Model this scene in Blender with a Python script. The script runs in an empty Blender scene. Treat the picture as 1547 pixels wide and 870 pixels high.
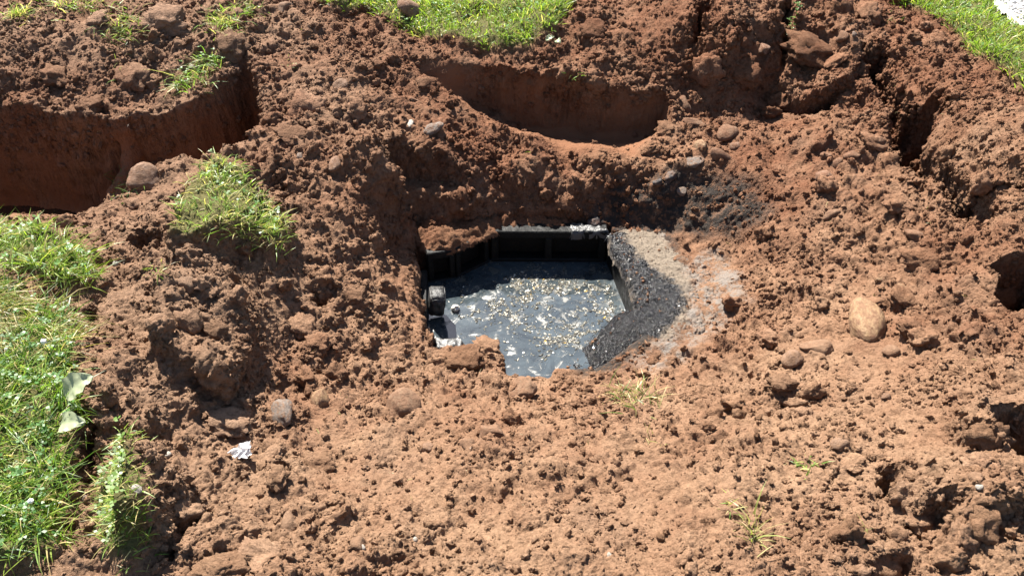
import bpy, bmesh, math, random
import numpy as np
from mathutils import Vector, Matrix, Euler, Quaternion
R = math.radians
rng = np.random.default_rng(7); random.seed(7)
sc = bpy.context.scene
COL = sc.collection

# ------------------------------------------------------------------ camera, sky, sun, exposure
CAM_H, PITCH, F, CX, CY = 1.75, R(40), 1287.3, 773.5, 435.0
cd = bpy.data.cameras.new('camera'); cam = bpy.data.objects.new('camera', cd); COL.objects.link(cam)
cam.location = (0, 0, CAM_H); cam.rotation_euler = (R(90) - PITCH, 0, 0)
cd.sensor_width = 36; cd.lens = 36 * F / 1547; cd.clip_start = .05; cd.clip_end = 500
sc.camera = cam
SUN_EL, SUN_AZ = R(50), R(-25)
sunv = Vector((math.sin(SUN_AZ) * math.cos(SUN_EL), math.cos(SUN_AZ) * math.cos(SUN_EL), math.sin(SUN_EL)))
w = bpy.data.worlds.new('World'); sc.world = w; w.use_nodes = True
nt = w.node_tree; sky = nt.nodes.new('ShaderNodeTexSky'); sky.sky_type = 'NISHITA'; sky.sun_disc = False
sky.sun_elevation = SUN_EL; sky.sun_rotation = SUN_AZ
nt.links.new(sky.outputs[0], nt.nodes['Background'].inputs[0]); nt.nodes['Background'].inputs[1].default_value = .05
sl = bpy.data.lights.new('sun', 'SUN'); sl.energy = 5.0; sl.angle = R(.53); sl.color = (1, .95, .87)
so = bpy.data.objects.new('sun', sl); COL.objects.link(so); so.rotation_euler = sunv.to_track_quat('Z', 'Y').to_euler(); so.location = (-3, 6, 8)
sc.view_settings.view_transform = 'Standard'; sc.view_settings.look = 'None'
sc.view_settings.exposure = 1.9; sc.view_settings.gamma = 1
sc.render.engine = 'CYCLES'; sc.render.resolution_x = 1024; sc.render.resolution_y = 575

FW = np.array([0, math.cos(PITCH), -math.sin(PITCH)]); UP = np.array([0, math.sin(PITCH), math.cos(PITCH)])
def ray(px, py): return FW + np.array([(px - CX) / F, 0, 0]) - UP * ((py - CY) / F)
def at(px, py, z=0.):
    d = ray(px, py); t = (z - CAM_H) / d[2]
    return np.array([d[0] * t, d[1] * t, z])
def ats(pts): return np.array([at(*p) for p in pts])

# ------------------------------------------------------------------ noise and mesh helpers
def perlin(P, seed=0):
    r = np.random.default_rng(seed); perm = r.permutation(256); perm = np.concatenate([perm, perm, perm]).astype(np.int32)
    g = r.normal(size=(256, 3)); g = (g / np.linalg.norm(g, axis=1)[:, None] * 1.25).astype(np.float32)
    P = np.asarray(P, np.float32); i = np.floor(P); f = P - i; i = i.astype(np.int32) & 255
    u = f * f * f * (f * (f * 6 - 15) + 10); out = 0
    for dx in (0, 1):
        wx = u[:, 0] if dx else 1 - u[:, 0]; hx = perm[(i[:, 0] + dx) & 255]
        for dy in (0, 1):
            wy = u[:, 1] if dy else 1 - u[:, 1]; hy = perm[hx + ((i[:, 1] + dy) & 255)]
            for dz in (0, 1):
                wz = u[:, 2] if dz else 1 - u[:, 2]; h = perm[hy + ((i[:, 2] + dz) & 255)]; gr = g[h]
                out = out + wx * wy * wz * (gr[:, 0] * (f[:, 0] - dx) + gr[:, 1] * (f[:, 1] - dy) + gr[:, 2] * (f[:, 2] - dz))
    return out
def billow(P, s): return np.abs(perlin(P, s))
def smooth(a, b, x): t = np.clip((x - a) / (b - a), 0, 1); return t * t * (3 - 2 * t)
def sdpoly(P, V):
    P = np.asarray(P)[:, :2]; V = np.asarray(V)[:, :2]; d = np.full(len(P), 1e9); ins = np.zeros(len(P), bool); n = len(V)
    for k in range(n):
        a, b = V[k], V[(k + 1) % n]; e = b - a; q = P - a
        t = np.clip((q @ e) / (e @ e + 1e-12), 0, 1); dd = q - t[:, None] * e; d = np.minimum(d, np.hypot(dd[:, 0], dd[:, 1]))
        c = ((a[1] > P[:, 1]) != (b[1] > P[:, 1])) & (P[:, 0] < (b[0] - a[0]) * (P[:, 1] - a[1]) / (b[1] - a[1] + 1e-12) + a[0])
        ins ^= c
    return np.where(ins, -d, d)
def mesh_np(name, V, T, mat, smooth_=True, attrs=None, cols=None):
    V = np.asarray(V, np.float32); T = np.asarray(T, np.int32); me = bpy.data.meshes.new(name)
    k = T.shape[1]; me.vertices.add(len(V)); me.vertices.foreach_set('co', V.ravel())
    me.loops.add(T.size); me.loops.foreach_set('vertex_index', T.ravel())
    me.polygons.add(len(T)); me.polygons.foreach_set('loop_start', np.arange(len(T), dtype=np.int32) * k)
    me.polygons.foreach_set('use_smooth', np.full(len(T), smooth_))
    me.update(calc_edges=True)
    for n, a in (attrs or {}).items():
        at_ = me.attributes.new(n, 'FLOAT', 'POINT'); at_.data.foreach_set('value', np.asarray(a, np.float32))
    if cols is not None:
        at_ = me.attributes.new('bcol', 'FLOAT_COLOR', 'POINT'); at_.data.foreach_set('color', np.asarray(cols, np.float32).ravel())
    if mat: me.materials.append(mat)
    return me
def link(name, me, parent=None, loc=None, rot=None, scale=None):
    o = bpy.data.objects.new(name, me); COL.objects.link(o)
    if parent: o.parent = parent
    if loc is not None: o.location = loc
    if rot is not None: o.rotation_euler = rot
    if scale is not None: o.scale = scale
    return o
def tag(o, label=None, cat=None, group=None, kind=None):
    if label: o['label'] = label
    if cat: o['category'] = cat
    if group: o['group'] = group
    if kind: o['kind'] = kind
    return o
def ico(sub):
    bm = bmesh.new(); bmesh.ops.create_icosphere(bm, subdivisions=sub, radius=1); bm.verts.ensure_lookup_table()
    V = np.array([v.co[:] for v in bm.verts]); T = np.array([[v.index for v in f.verts] for f in bm.faces]); bm.free()
    return V, T
ICO = {k: ico(k) for k in (1, 2, 3, 4)}
def vnormals(V, T):
    a, b, c = V[T[:, 0]], V[T[:, 1]], V[T[:, 2]]; n = np.cross(b - a, c - a); N = np.zeros_like(V)
    for k in range(3):
        for ax in range(3): N[:, ax] += np.bincount(T[:, k], n[:, ax], len(V))
    return N / (np.linalg.norm(N, axis=1)[:, None] + 1e-12)

# ------------------------------------------------------------------ materials
class NT:
    def __init__(s, name):
        s.m = bpy.data.materials.new(name); s.m.use_nodes = True; s.t = s.m.node_tree; s.b = s.t.nodes['Principled BSDF']
    def n(s, ty, **kw):
        x = s.t.nodes.new(ty)
        for k, v in kw.items(): setattr(x, k, v)
        return x
    def l(s, a, b): s.t.links.new(a, b)
    def noise(s, scale, detail=4, rough=.6, vec=None, dist=0):
        x = s.n('ShaderNodeTexNoise'); x.inputs['Scale'].default_value = scale; x.inputs['Detail'].default_value = detail
        x.inputs['Roughness'].default_value = rough; x.inputs['Distortion'].default_value = dist
        if vec is not None: s.l(vec, x.inputs['Vector'])
        return x.outputs['Fac']
    def pos(s): return s.n('ShaderNodeNewGeometry').outputs['Position']
    def ramp(s, fac, stops):
        x = s.n('ShaderNodeValToRGB'); e = x.color_ramp.elements
        while len(e) < len(stops): e.new(.5)
        for q, (p, c) in zip(e, stops): q.position = p; q.color = (*c, 1) if len(c) == 3 else c
        s.l(fac, x.inputs[0]); return x.outputs[0]
    def mix(s, fac, a, b, mode='MIX'):
        x = s.n('ShaderNodeMix', data_type='RGBA', blend_type=mode)
        for sock, v in ((x.inputs[0], fac), (x.inputs[6], a), (x.inputs[7], b)):
            if hasattr(v, 'links'): s.l(v, sock)
            else: sock.default_value = v if not isinstance(v, tuple) else ((*v, 1) if len(v) == 3 else v)
        return x.outputs[2]
    def math(s, op, a, b=None, c=None, clamp=False):
        x = s.n('ShaderNodeMath', operation=op, use_clamp=clamp)
        for k, v in enumerate((a, b, c)):
            if v is None: continue
            if hasattr(v, 'links'): s.l(v, x.inputs[k])
            else: x.inputs[k].default_value = v
        return x.outputs[0]
    def maprange(s, v, a, b, c=0, d=1):
        x = s.n('ShaderNodeMapRange'); s.l(v, x.inputs[0])
        for k, q in enumerate((a, b, c, d)): x.inputs[k + 1].default_value = q
        return x.outputs[0]
    def attr(s, name): return s.n('ShaderNodeAttribute', attribute_name=name).outputs['Fac']
    def bump(s, h, strength, dist, prev=None):
        x = s.n('ShaderNodeBump'); x.inputs['Strength'].default_value = strength; x.inputs['Distance'].default_value = dist
        s.l(h, x.inputs['Height'])
        if prev is not None: s.l(prev, x.inputs['Normal'])
        return x.outputs[0]
    def out(s, col=None, rough=None, normal=None, spec=None):
        for nm, v in (('Base Color', col), ('Roughness', rough), ('Normal', normal), ('Specular IOR Level', spec)):
            if v is None: continue
            if hasattr(v, 'links'): s.l(v, s.b.inputs[nm])
            else: s.b.inputs[nm].default_value = (*v, 1) if isinstance(v, tuple) else v
        return s.m

def soil_color(k, pos):
    """soil colour graded from paler on the near heap to darker and redder further off; mottled everywhere"""
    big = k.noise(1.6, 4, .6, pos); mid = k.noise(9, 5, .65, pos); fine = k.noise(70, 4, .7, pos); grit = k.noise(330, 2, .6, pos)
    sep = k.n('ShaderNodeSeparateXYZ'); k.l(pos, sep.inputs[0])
    paleness = k.math('ADD', k.maprange(sep.outputs[1], 1.3, 3.6, .78, .12), k.maprange(big, .3, .7, -.3, .3), clamp=True)
    paleness = k.math('ADD', paleness, k.maprange(mid, .3, .7, -.22, .22), clamp=True)
    c = k.mix(paleness, (.146, .066, .036), (.256, .157, .096))
    grey = k.maprange(k.noise(4.3, 3, .6, pos), .52, .72, 0, .5)
    grey = k.math('MAXIMUM', grey, k.math('MULTIPLY', k.maprange(sep.outputs[0], -.35, -1.0), k.maprange(big, .35, .6, .2, .75)))
    c = k.mix(grey, c, (.200, .124, .080))
    c = k.mix(1, c, k.ramp(fine, [(.25, (.56, .53, .50)), (.5, (1, 1, 1)), (.75, (1.3, 1.3, 1.3))]), 'MULTIPLY')
    c = k.mix(k.maprange(grit, .66, .75, 0, .5), c, (.42, .30, .21))
    return c, fine, grit
def make_soil():
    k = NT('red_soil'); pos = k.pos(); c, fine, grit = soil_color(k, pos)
    # clean cut clay in the trench walls, grey sludge stain round the tank
    clay = k.mix(k.noise(6, 3, .6, pos), (.16, .074, .04), (.23, .112, .06))
    c = k.mix(k.attr('cut'), c, clay)
    stain = k.math('MULTIPLY', k.attr('stain'), k.maprange(k.noise(30, 5, .7, pos), .34, .52))
    c = k.mix(stain, c, (.040, .033, .028))
    thatch = k.mix(k.noise(35, 4, .7, pos), (.035, .05, .014), (.16, .14, .055)); c = k.mix(k.math('MULTIPLY', k.attr('lawn'), .9), c, thatch)
    ash = k.math('MULTIPLY', k.attr('ash'), k.maprange(k.noise(14, 6, .7, pos), .46, .56))
    c = k.mix(ash, c, k.mix(k.noise(15, 4, .6, pos), (.225, .160, .110), (.175, .170, .165)))
    nb = soil_bump(k, pos, grit)
    return k.out(c, .95, nb, .12)
def soil_bump(k, pos, grit):
    v = k.n('ShaderNodeTexVoronoi'); v.inputs['Scale'].default_value = 130; v.inputs['Randomness'].default_value = 1; k.l(pos, v.inputs['Vector'])
    h = k.math('ADD', k.noise(110, 6, .8, pos), k.math('MULTIPLY', k.math('SUBTRACT', 1, v.outputs['Distance']), .35))
    return k.bump(grit, .5, .0025, k.bump(h, 1, .009))
def make_clod():
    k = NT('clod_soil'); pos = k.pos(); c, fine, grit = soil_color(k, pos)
    rnd = k.n('ShaderNodeObjectInfo').outputs['Random']
    c = k.mix(1, c, k.ramp(rnd, [(0, (.74, .72, .70)), (.5, (1, .98, .96)), (1, (1.15, 1.17, 1.2))]), 'MULTIPLY')
    return k.out(c, .95, soil_bump(k, pos, grit), .12)
def make_darkclod():
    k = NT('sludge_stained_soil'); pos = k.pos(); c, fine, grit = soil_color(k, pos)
    c = k.mix(k.maprange(k.noise(30, 4, .6, pos), .36, .56, .35, 1), c, (.045, .038, .036))
    return k.out(c, .7, k.bump(k.noise(120, 5, .75, pos), .8, .006), .3)
def make_stone(name, a, b, dirt=.5, rough=.75):
    k = NT(name); pos = k.pos(); oc = k.n('ShaderNodeTexCoord').outputs['Object']
    c = k.mix(k.maprange(k.noise(3, 5, .65, oc), .35, .65), a, b)
    c = k.mix(1, c, k.ramp(k.noise(45, 3, .7, oc), [(.3, (.8, .8, .8)), (.7, (1.12, 1.12, 1.12))]), 'MULTIPLY')
    d = k.maprange(k.noise(2.4, 8, .75, oc), .66 - .34 * dirt, .74 - .24 * dirt)
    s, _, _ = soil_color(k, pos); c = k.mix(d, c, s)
    c = k.mix(1, c, (.86, .84, .82), 'MULTIPLY'); rr = k.maprange(d, 0, 1, rough, .95)
    return k.out(c, rr, k.bump(k.noise(140, 5, .75, pos), .8, .006, k.bump(k.noise(5, 6, .7, oc), .5, .02)), .3)
def make_grass():
    k = NT('grass_blade'); a = k.n('ShaderNodeAttribute', attribute_name='bcol')
    c = a.outputs['Color']; k.out(c, .42, None, .45)
    tr = k.n('ShaderNodeBsdfTranslucent'); k.l(k.mix(1, c, (1.25, 1.35, .7), 'MULTIPLY'), tr.inputs[0])
    mx = k.n('ShaderNodeMixShader'); mx.inputs[0].default_value = .48; k.l(k.b.outputs[0], mx.inputs[1]); k.l(tr.outputs[0], mx.inputs[2])
    k.l(mx.outputs[0], k.t.nodes['Material Output'].inputs[0]); return k.m
SOIL, CLOD, DARK = make_soil(), make_clod(), make_darkclod()
ST_TAN = make_stone('tan_stone', (.215, .137, .083), (.275, .183, .117), 1.0)
ST_YEL = make_stone('yellow_stone', (.27, .165, .078), (.34, .225, .125), .7, .55)
ST_PINK = make_stone('pink_stone', (.225, .138, .092), (.28, .18, .125), .8)
ST_GREY = make_stone('grey_stone', (.16, .13, .11), (.24, .20, .17), .6)
ST_WHITE = make_stone('white_stone', (.40, .36, .30), (.50, .46, .41), .25)
GRASS = make_grass()

# ------------------------------------------------------------------ the excavated ground
X0, X1, Y0, Y1, RES = -3.4, 3.4, .5, 5.7, .014
nx, ny = int((X1 - X0) / RES) + 1, int((Y1 - Y0) / RES) + 1
gx, gy = np.meshgrid(np.linspace(X0, X1, nx), np.linspace(Y0, Y1, ny)); G = np.stack([gx.ravel(), gy.ravel()], 1)
CTRL = [(100,860,.03),(400,860,-.02),(775,865,0),(1150,865,.02),(1500,860,.06),
 (60,750,.03),(200,740,.02),(330,740,-.06),(550,750,-.1),(775,750,-.1),(1000,750,-.09),(1250,750,-.03),(1500,740,.06),
 (60,650,.03),(180,660,-.01),(300,640,-.1),(500,650,-.2),(775,650,-.22),(1000,650,-.2),(1200,640,-.12),(1400,650,-.02),(1530,650,.05),
 (60,560,.03),(180,560,-.02),(280,560,-.06),(380,560,-.18),(500,570,-.27),(620,560,-.36),(775,575,-.39),(900,580,-.39),(1050,560,-.38),(1200,560,-.27),(1350,560,-.15),(1500,570,-.03),
 (60,470,.03),(180,480,-.03),(300,470,-.05),(370,460,-.08),(430,480,-.22),(520,480,-.28),(600,480,-.37),(640,460,-.44),(1060,480,-.455),(1150,480,-.40),(1250,480,-.28),(1400,480,-.18),(1520,480,-.08),
 (60,390,.02),(180,400,-.03),(300,390,-.03),(420,400,-.15),(500,400,-.2),(560,390,-.28),(620,390,-.44),(990,400,-.465),(1110,400,-.43),(1200,400,-.33),(1320,400,-.25),(1450,400,-.14),(1540,400,-.04),
 (180,330,-.04),(320,300,-.01),(430,320,-.12),(520,310,-.15),(570,305,-.22),(620,330,-.40),(700,342,-.44),(780,335,-.43),(900,335,-.43),(1000,335,-.43),(1100,330,-.37),(1200,330,-.28),(1320,320,-.2),(1420,310,-.12),(1520,320,.0),
 (430,250,-.08),(520,250,-.1),(600,260,-.16),(680,265,-.22),(800,262,-.27),(900,265,-.28),(1000,270,-.29),(1100,270,-.26),(1200,260,-.22),(1300,260,-.16),(1400,230,-.1),(1500,250,.02),
 (430,180,-.05),(530,190,-.07),(620,200,-.12),(720,215,-.2),(850,235,-.25),(960,242,-.27),(1060,220,-.24),(1160,200,-.2),(1260,190,-.14),(1350,180,-.08),(1450,180,.02),
 (430,120,-.03),(530,120,-.04),(600,100,-.04),(1050,150,-.2),(1100,70,.05),(1150,140,-.19),(1250,138,-.12),(1320,100,-.03),(1420,100,.0),(1520,150,.0),
 (420,50,0),(520,50,0),(600,60,0),(700,70,0),(800,80,0),(880,105,-.04),(960,118,-.08),(1000,125,-.08),(1050,60,.03),(1150,40,.05),(1250,40,.03),(1330,40,0),(1450,50,.0),(1540,110,.0),
 (0,140,-.10),(100,145,-.11),(200,150,-.12),(290,140,-.10),(50,60,.03),(200,45,.04),(330,50,.04),(50,0,.05),(200,0,.05),(350,0,.03),(500,0,.02),(700,0,.02),(900,0,.04),(1100,0,.06),(1300,0,.02)]
CP = ats(CTRL)
ex = [(x, y, 0) for x in (-3.4, -2.6, 2.6, 3.4) for y in (.5, 1.2, 2)] + [(x, y, 0) for x in np.linspace(-3.4, 3.4, 7) for y in (5.2, 5.7)] + [(x, .5, 0) for x in (-1, 0, 1)]
CP = np.vstack([CP, np.array(ex, float)])
def tps(C, Q, lam=2e-3):
    def U(r2): return r2 * np.log(r2 + 1e-9)
    n = len(C); K = U(((C[:, None, :2] - C[None, :, :2]) ** 2).sum(-1)) + lam * np.eye(n); Pm = np.c_[np.ones(n), C[:, :2]]
    A = np.block([[K, Pm], [Pm.T, np.zeros((3, 3))]]); s = np.linalg.solve(A, np.r_[C[:, 2], 0, 0, 0]); out = np.zeros(len(Q))
    for a in range(0, len(Q), 20000):
        q = Q[a:a + 20000]; out[a:a + 20000] = U(((q[:, None] - C[None, :, :2]) ** 2).sum(-1)) @ s[:n] + s[n] + q @ s[n + 1:]
    return out
H = tps(CP, G)
H = np.clip(H, -.5, .12)
edge = np.minimum.reduce([G[:, 0] - X0, X1 - G[:, 0], Y1 - G[:, 1], G[:, 1] - Y0]); H *= smooth(0, .35, edge)
Z3 = lambda s: np.c_[G * s, np.zeros(len(G))]
# irregular outlines: every polygon below is tested against a warped copy of the plan
WP = G + .035 * np.c_[perlin(Z3(5), 21), perlin(Z3(5), 22)] + .014 * np.c_[perlin(Z3(17), 23), perlin(Z3(17), 24)]
CUT = np.zeros(len(G)); LAWN = np.zeros(len(G)); STAIN = np.zeros(len(G)); ASH = np.zeros(len(G)); ROUGH = np.ones(len(G))
# undulation and big lumps
H += .03 * perlin(Z3(2.3), 31) + .03 * perlin(Z3(5.5), 32) + .055 * (billow(Z3(4.2), 33) - .2) + .04 * (billow(Z3(8.5), 34) - .2)
# turf stands a few centimetres proud of the soil
P_LAWN_TOP = ats([(478,-60,.02),(486,8,.02),(520,16,.02),(556,10,.02),(590,36,.02),(640,52,.02),(700,64,.01),(760,76,.0),(800,74,.0),(838,58,.0),(858,25,.01),(864,-5,.02),(866,-60,.02)])
P_LAWN_RIGHT = ats([(1300,-60,.02),(1352,-4,.02),(1400,20,.02),(1445,48,.02),(1480,84,.02),(1520,108,.02),(1570,140,.02),(1750,230,.02),(1800,160,.02),(1640,60,.02),(1500,-60,.02)])
P_LAWN_LEFT = ats([(-200,440,.05),(0,440,.05),(60,452,.05),(100,470,.05),(112,520,.05),(108,570,.05),(120,600,.05),(92,650,.05),(96,690,.05),(100,740,.05),(80,790,.05),(95,818,.05),(40,835,.05),(0,850,.05),(-200,900,.05)])
P_LAWN_LEFT2 = ats([(-200,320,.03),(0,335,.03),(40,350,.03),(90,352,.03),(130,372,.03),(142,405,.03),(95,425,.03),(40,412,.03),(0,425,.03),(-200,430,.03)])
P_SOD = ats([(268,370,.0),(290,310,.0),(325,262,.0),(365,258,.0),(392,288,.0),(425,310,.0),(415,352,.0),(385,345,.0),(330,352,.0),(290,375,.0)])
P_STRIP = ats([(160,715,.02),(190,680,.02),(222,672,.02),(215,710,.02),(222,745,.02),(240,775,.02),(232,830,.02),(205,862,.02),(165,850,.02),(155,790,.02)])
for P in (P_LAWN_TOP, P_LAWN_RIGHT, P_LAWN_LEFT, P_LAWN_LEFT2, P_SOD, P_STRIP):
    s = smooth(.03, -.015, sdpoly(WP, P)); H += .035 * s; LAWN = np.maximum(LAWN, s)
H += .05 * smooth(.05, -.02, sdpoly(WP, P_SOD)) + .01 * smooth(.04, -.02, sdpoly(WP, P_STRIP))
# stepped banks: raised shelves with a broken face towards the tank
def shelf(poly, dz, wdt=.03):
    global H
    H = H + dz * smooth(wdt, -wdt, sdpoly(WP, ats(poly)))
shelf([(300,400,-.05),(345,430,-.05),(385,500,-.07),(372,560,-.1),(330,600,-.1),(250,560,-.06),(240,450,-.05)], .11, .018)
shelf([(120,520,0),(250,530,-.03),(300,600,-.06),(250,650,-.04),(120,640,0)], .05, .02)
shelf([(250,700,-.02),(292,735,-.04),(300,780,-.04),(260,830,-.02),(200,840,0),(200,700,0)], .11, .018)
shelf([(1355,60,0),(1400,120,0),(1440,200,-.02),(1505,270,-.02),(1560,300,0),(1600,300,0),(1540,220,0),(1470,130,0)], .06, .018)
shelf([(1190,40,.03),(1290,40,.03),(1300,85,0),(1240,110,0),(1180,80,0)], .07, .02)
shelf([(1440,640,0),(1560,610,0),(1560,690,0),(1500,700,0),(1440,665,0)], .09, .018)
shelf([(1370,760,0),(1450,735,0),(1530,800,0),(1430,830,0)], .08, .018)
shelf([(850,30,.02),(960,20,.02),(1180,0,.02),(1180,60,.02),(1050,100,0),(900,80,0)], .04, .05)
# cuts with a rim outline and a floor outline (floor vertices carry their own height)
def cut(rim, floor, cutmask=1., rough=.25, power=1.0):
    global H
    rp = ats(rim); fp = np.array([[*at(*q[:3])[:2], q[-1]] for q in floor]); Wc = G + .030 * np.c_[perlin(Z3(3.2), 25), perlin(Z3(3.2), 26)] + .4 * (WP - G); dr = sdpoly(Wc, rp); df = np.maximum(sdpoly(Wc, fp), 0)
    ins = dr < 0; t = np.where(ins, -dr / (-dr + df + 1e-9), 0); s = t ** power; s = s * s * (3 - 2 * s)
    wts = 1 / (((G[:, None] - fp[None, :, :2]) ** 2).sum(-1) + 1e-3) ** 2; zf = (wts * fp[None, :, 2]).sum(1) / wts.sum(1)
    H = np.where(ins, np.minimum(H, (1 - s) * H + s * zf), H); m = np.where(ins, smooth(.05, .3, t), 0)
    CUT[:] = np.maximum(CUT, m * cutmask); ROUGH[:] = np.minimum(ROUGH, 1 - m * (1 - rough))
cut([(-300,130,-.1),(0,150,-.11),(90,160,-.12),(170,172,-.13),(240,160,-.12),(300,140,-.08),(345,100,-.02),(372,75,0),(386,110,-.02),(393,150,-.04),(382,200,-.06),(350,232,-.08),(300,252,-.08),(235,262,-.07),(195,300,-.06),(140,322,-.05),(0,335,-.02),(-300,345,0)],
    [(-300,318,-.74),(60,318,-.74),(170,300,-.70),(240,276,-.6),(290,150,-.09,-.6),(340,112,-.04,-.5),(370,92,-.01,-.45),(380,120,-.02,-.5),(384,152,-.04,-.5),(372,196,-.06,-.5),(340,222,-.08,-.55),(300,240,-.08,-.6),(235,300,-.62),(150,352,-.74),(60,380,-.74),(-300,400,-.74)], .8, .5)
cut([(608,88,-.03),(650,78,-.01),(700,80,0),(760,88,0),(830,100,-.02),(880,118,-.06),(950,128,-.09),(1006,135,-.1),(1026,170,-.15),(1030,215,-.24),(980,248,-.27),(900,246,-.26),(820,228,-.23),(725,190,-.18),(670,152,-.12),(625,112,-.06)],
    [(700,150,-.2),(740,172,-.29),(800,200,-.36),(900,204,-.36),(990,204,-.34),(985,212,-.34),(930,218,-.35),(860,212,-.35),(790,204,-.33),(740,176,-.27)], 1., .36)
def pit(rim, zf, wl=.025):
    """steep sided hole below a rim outline"""
    global H
    dr = sdpoly(WP, ats(rim)); sm = smooth(.004, -wl, dr); H = np.where(dr < .004, np.minimum(H, H + (zf - H) * sm), H)
    ROUGH[:] = np.minimum(ROUGH, 1 - .3 * sm)
for rim, zf in (
  ([(1314,62,0),(1348,68,0),(1374,120,0),(1396,148,0),(1440,150,0),(1414,196,-.02),(1388,218,-.04),(1362,198,-.05),(1338,150,-.05),(1320,105,-.02)], -.4),
  ([(1394,196,-.03),(1428,215,-.02),(1466,250,-.02),(1516,305,0),(1502,330,-.03),(1455,318,-.08),(1420,282,-.08),(1402,250,-.07)], -.42),
  ([(1376,170,-.03),(1404,184,-.02),(1444,226,-.02),(1436,252,-.05),(1402,222,-.06),(1380,200,-.05)], -.38),
  ([(1508,388,-.04),(1600,372,-.02),(1600,475,-.06),(1545,466,-.06),(1515,444,-.07)], -.4),
  ([(1176,80,.02),(1215,94,.02),(1262,90,.02),(1290,104,-.02),(1260,140,-.06),(1215,140,-.08),(1182,116,-.05)], -.45),
  ([(190,348,-.03),(240,350,-.03),(248,368,-.03),(215,380,-.03),(194,368,-.03)], -.2),
  ([(98,560,.02),(122,560,.02),(135,600,.01),(140,660,.0),(135,740,0),(104,745,0),(100,690,.02),(112,640,.02)], -.14),
  ([(120,455,0),(140,460,0),(145,482,-.01),(116,478,0)], -.15),
  ([(262,765,0),(292,750,-.02),(306,790,-.04),(284,855,-.03),(254,866,-.02),(260,810,0)], -.2),
  ([(1328,696,0),(1364,702,0),(1362,744,0),(1333,742,0)], -.14),
  ([(1374,772,.05),(1422,762,.05),(1444,792,.03),(1400,806,.03)], -.12),
  ([(1500,634,.05),(1600,645,.05),(1600,728,.03),(1528,720,.0),(1494,682,.02)], -.18),
  ([(1335,855,0),(1380,840,0),(1385,880,0),(1330,890,0)], -.1),
  ([(400,320,-.1),(420,330,-.1),(430,365,-.1),(395,372,-.1)], -.25),
  ([(470,420,-.2),(500,425,-.2),(495,445,-.2),(470,440,-.2)], -.32),
  ([(415,700,-.12),(440,705,-.12),(442,735,-.12),(420,730,-.12)], -.24),
  ([(1180,0,.05),(1196,0,.05),(1200,60,.03),(1180,80,.02)], -.1),
  ([(1050,20,.05),(1075,25,.05),(1060,60,.03),(1045,70,.02)], -.08),
  ([(572,202,-.1),(660,222,-.14),(704,246,-.17),(692,275,-.2),(645,266,-.17),(588,238,-.12)], -.3),
  ([(965,292,-.32),(1010,288,-.32),(1040,300,-.34),(1030,318,-.38),(970,310,-.36)], -.40)):
    pit(rim, zf)
# scooped side wall left of the tank (excavator bucket marks)
cut([(548,292,-.2),(590,300,-.25),(650,340,-.4),(665,382,-.44),(648,520,-.44),(600,500,-.36),(575,430,-.3),(560,360,-.25)],
    [(612,350,-.42),(636,375,-.45),(640,470,-.45),(622,440,-.42)], .25, .7)
# the opening of the tank
P_HOLE = ats([(632,366,-.43),(664,352,-.43),(696,348,-.43),(724,340,-.43),(750,332,-.43),(790,332,-.43),(860,332,-.43),(918,340,-.44),(935,360,-.46),(962,420,-.46),(985,470,-.46),(965,500,-.46),(905,536,-.44),(872,540,-.42),(846,546,-.42),(826,556,-.42),(792,556,-.42),(764,548,-.42),(759,522,-.41),(736,507,-.41),(704,510,-.41),(688,517,-.42),(658,523,-.43),(646,500,-.43),(640,440,-.43)])
dh = sdpoly(G + .25 * (WP - G), P_HOLE); H = H + (-1.05 - H) * smooth(.012, -.012, dh); CUT[dh < .0] = 0
ROUGH[dh < .03] = .55
# sludge and ash stains round the tank
pst = ats([(870,325,-.42),(930,280,-.32),(1010,265,-.30),(1120,290,-.33),(1170,325,-.32),(1110,355,-.4),(1010,350,-.44),(1050,420,-.45),(1060,500,-.45),(1000,540,-.43),(880,556,-.42),(860,530,-.42),(930,400,-.46)])
STAIN = smooth(.05, -.04, sdpoly(WP, pst)); pash = ats([(1020,385,-.45),(1080,380,-.44),(1118,420,-.44),(1125,460,-.44),(1080,500,-.44),(1030,540,-.43),(980,560,-.42),(960,535,-.42),(1030,480,-.45)])
ASH = smooth(.04, -.03, sdpoly(WP, pash)); ROUGH = np.minimum(ROUGH, 1 - .42 * np.maximum(ASH, 0)); STAIN *= 1 - .55 * ASH
ROUGH = np.minimum(ROUGH, 1 - .35 * LAWN); LAWN = LAWN ** 3
SLABM = smooth(.04, -.02, sdpoly(G, ats([(905,345,-.46),(1000,360,-.46),(1035,420,-.46),(1020,490,-.46),(900,550,-.46)])))
SLABW = smooth(.16, .0, sdpoly(G, ats([(925,352,-.46),(1000,365,-.46),(1060,410,-.46),(1060,470,-.46),(1010,500,-.46),(940,530,-.46)]))) * smooth(.0, .05, dh); H = H + (-.452 - H) * SLABW; ROUGH = np.minimum(ROUGH, 1 - .9 * SLABM)
ROUGH *= smooth(0, .2, edge)

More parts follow.
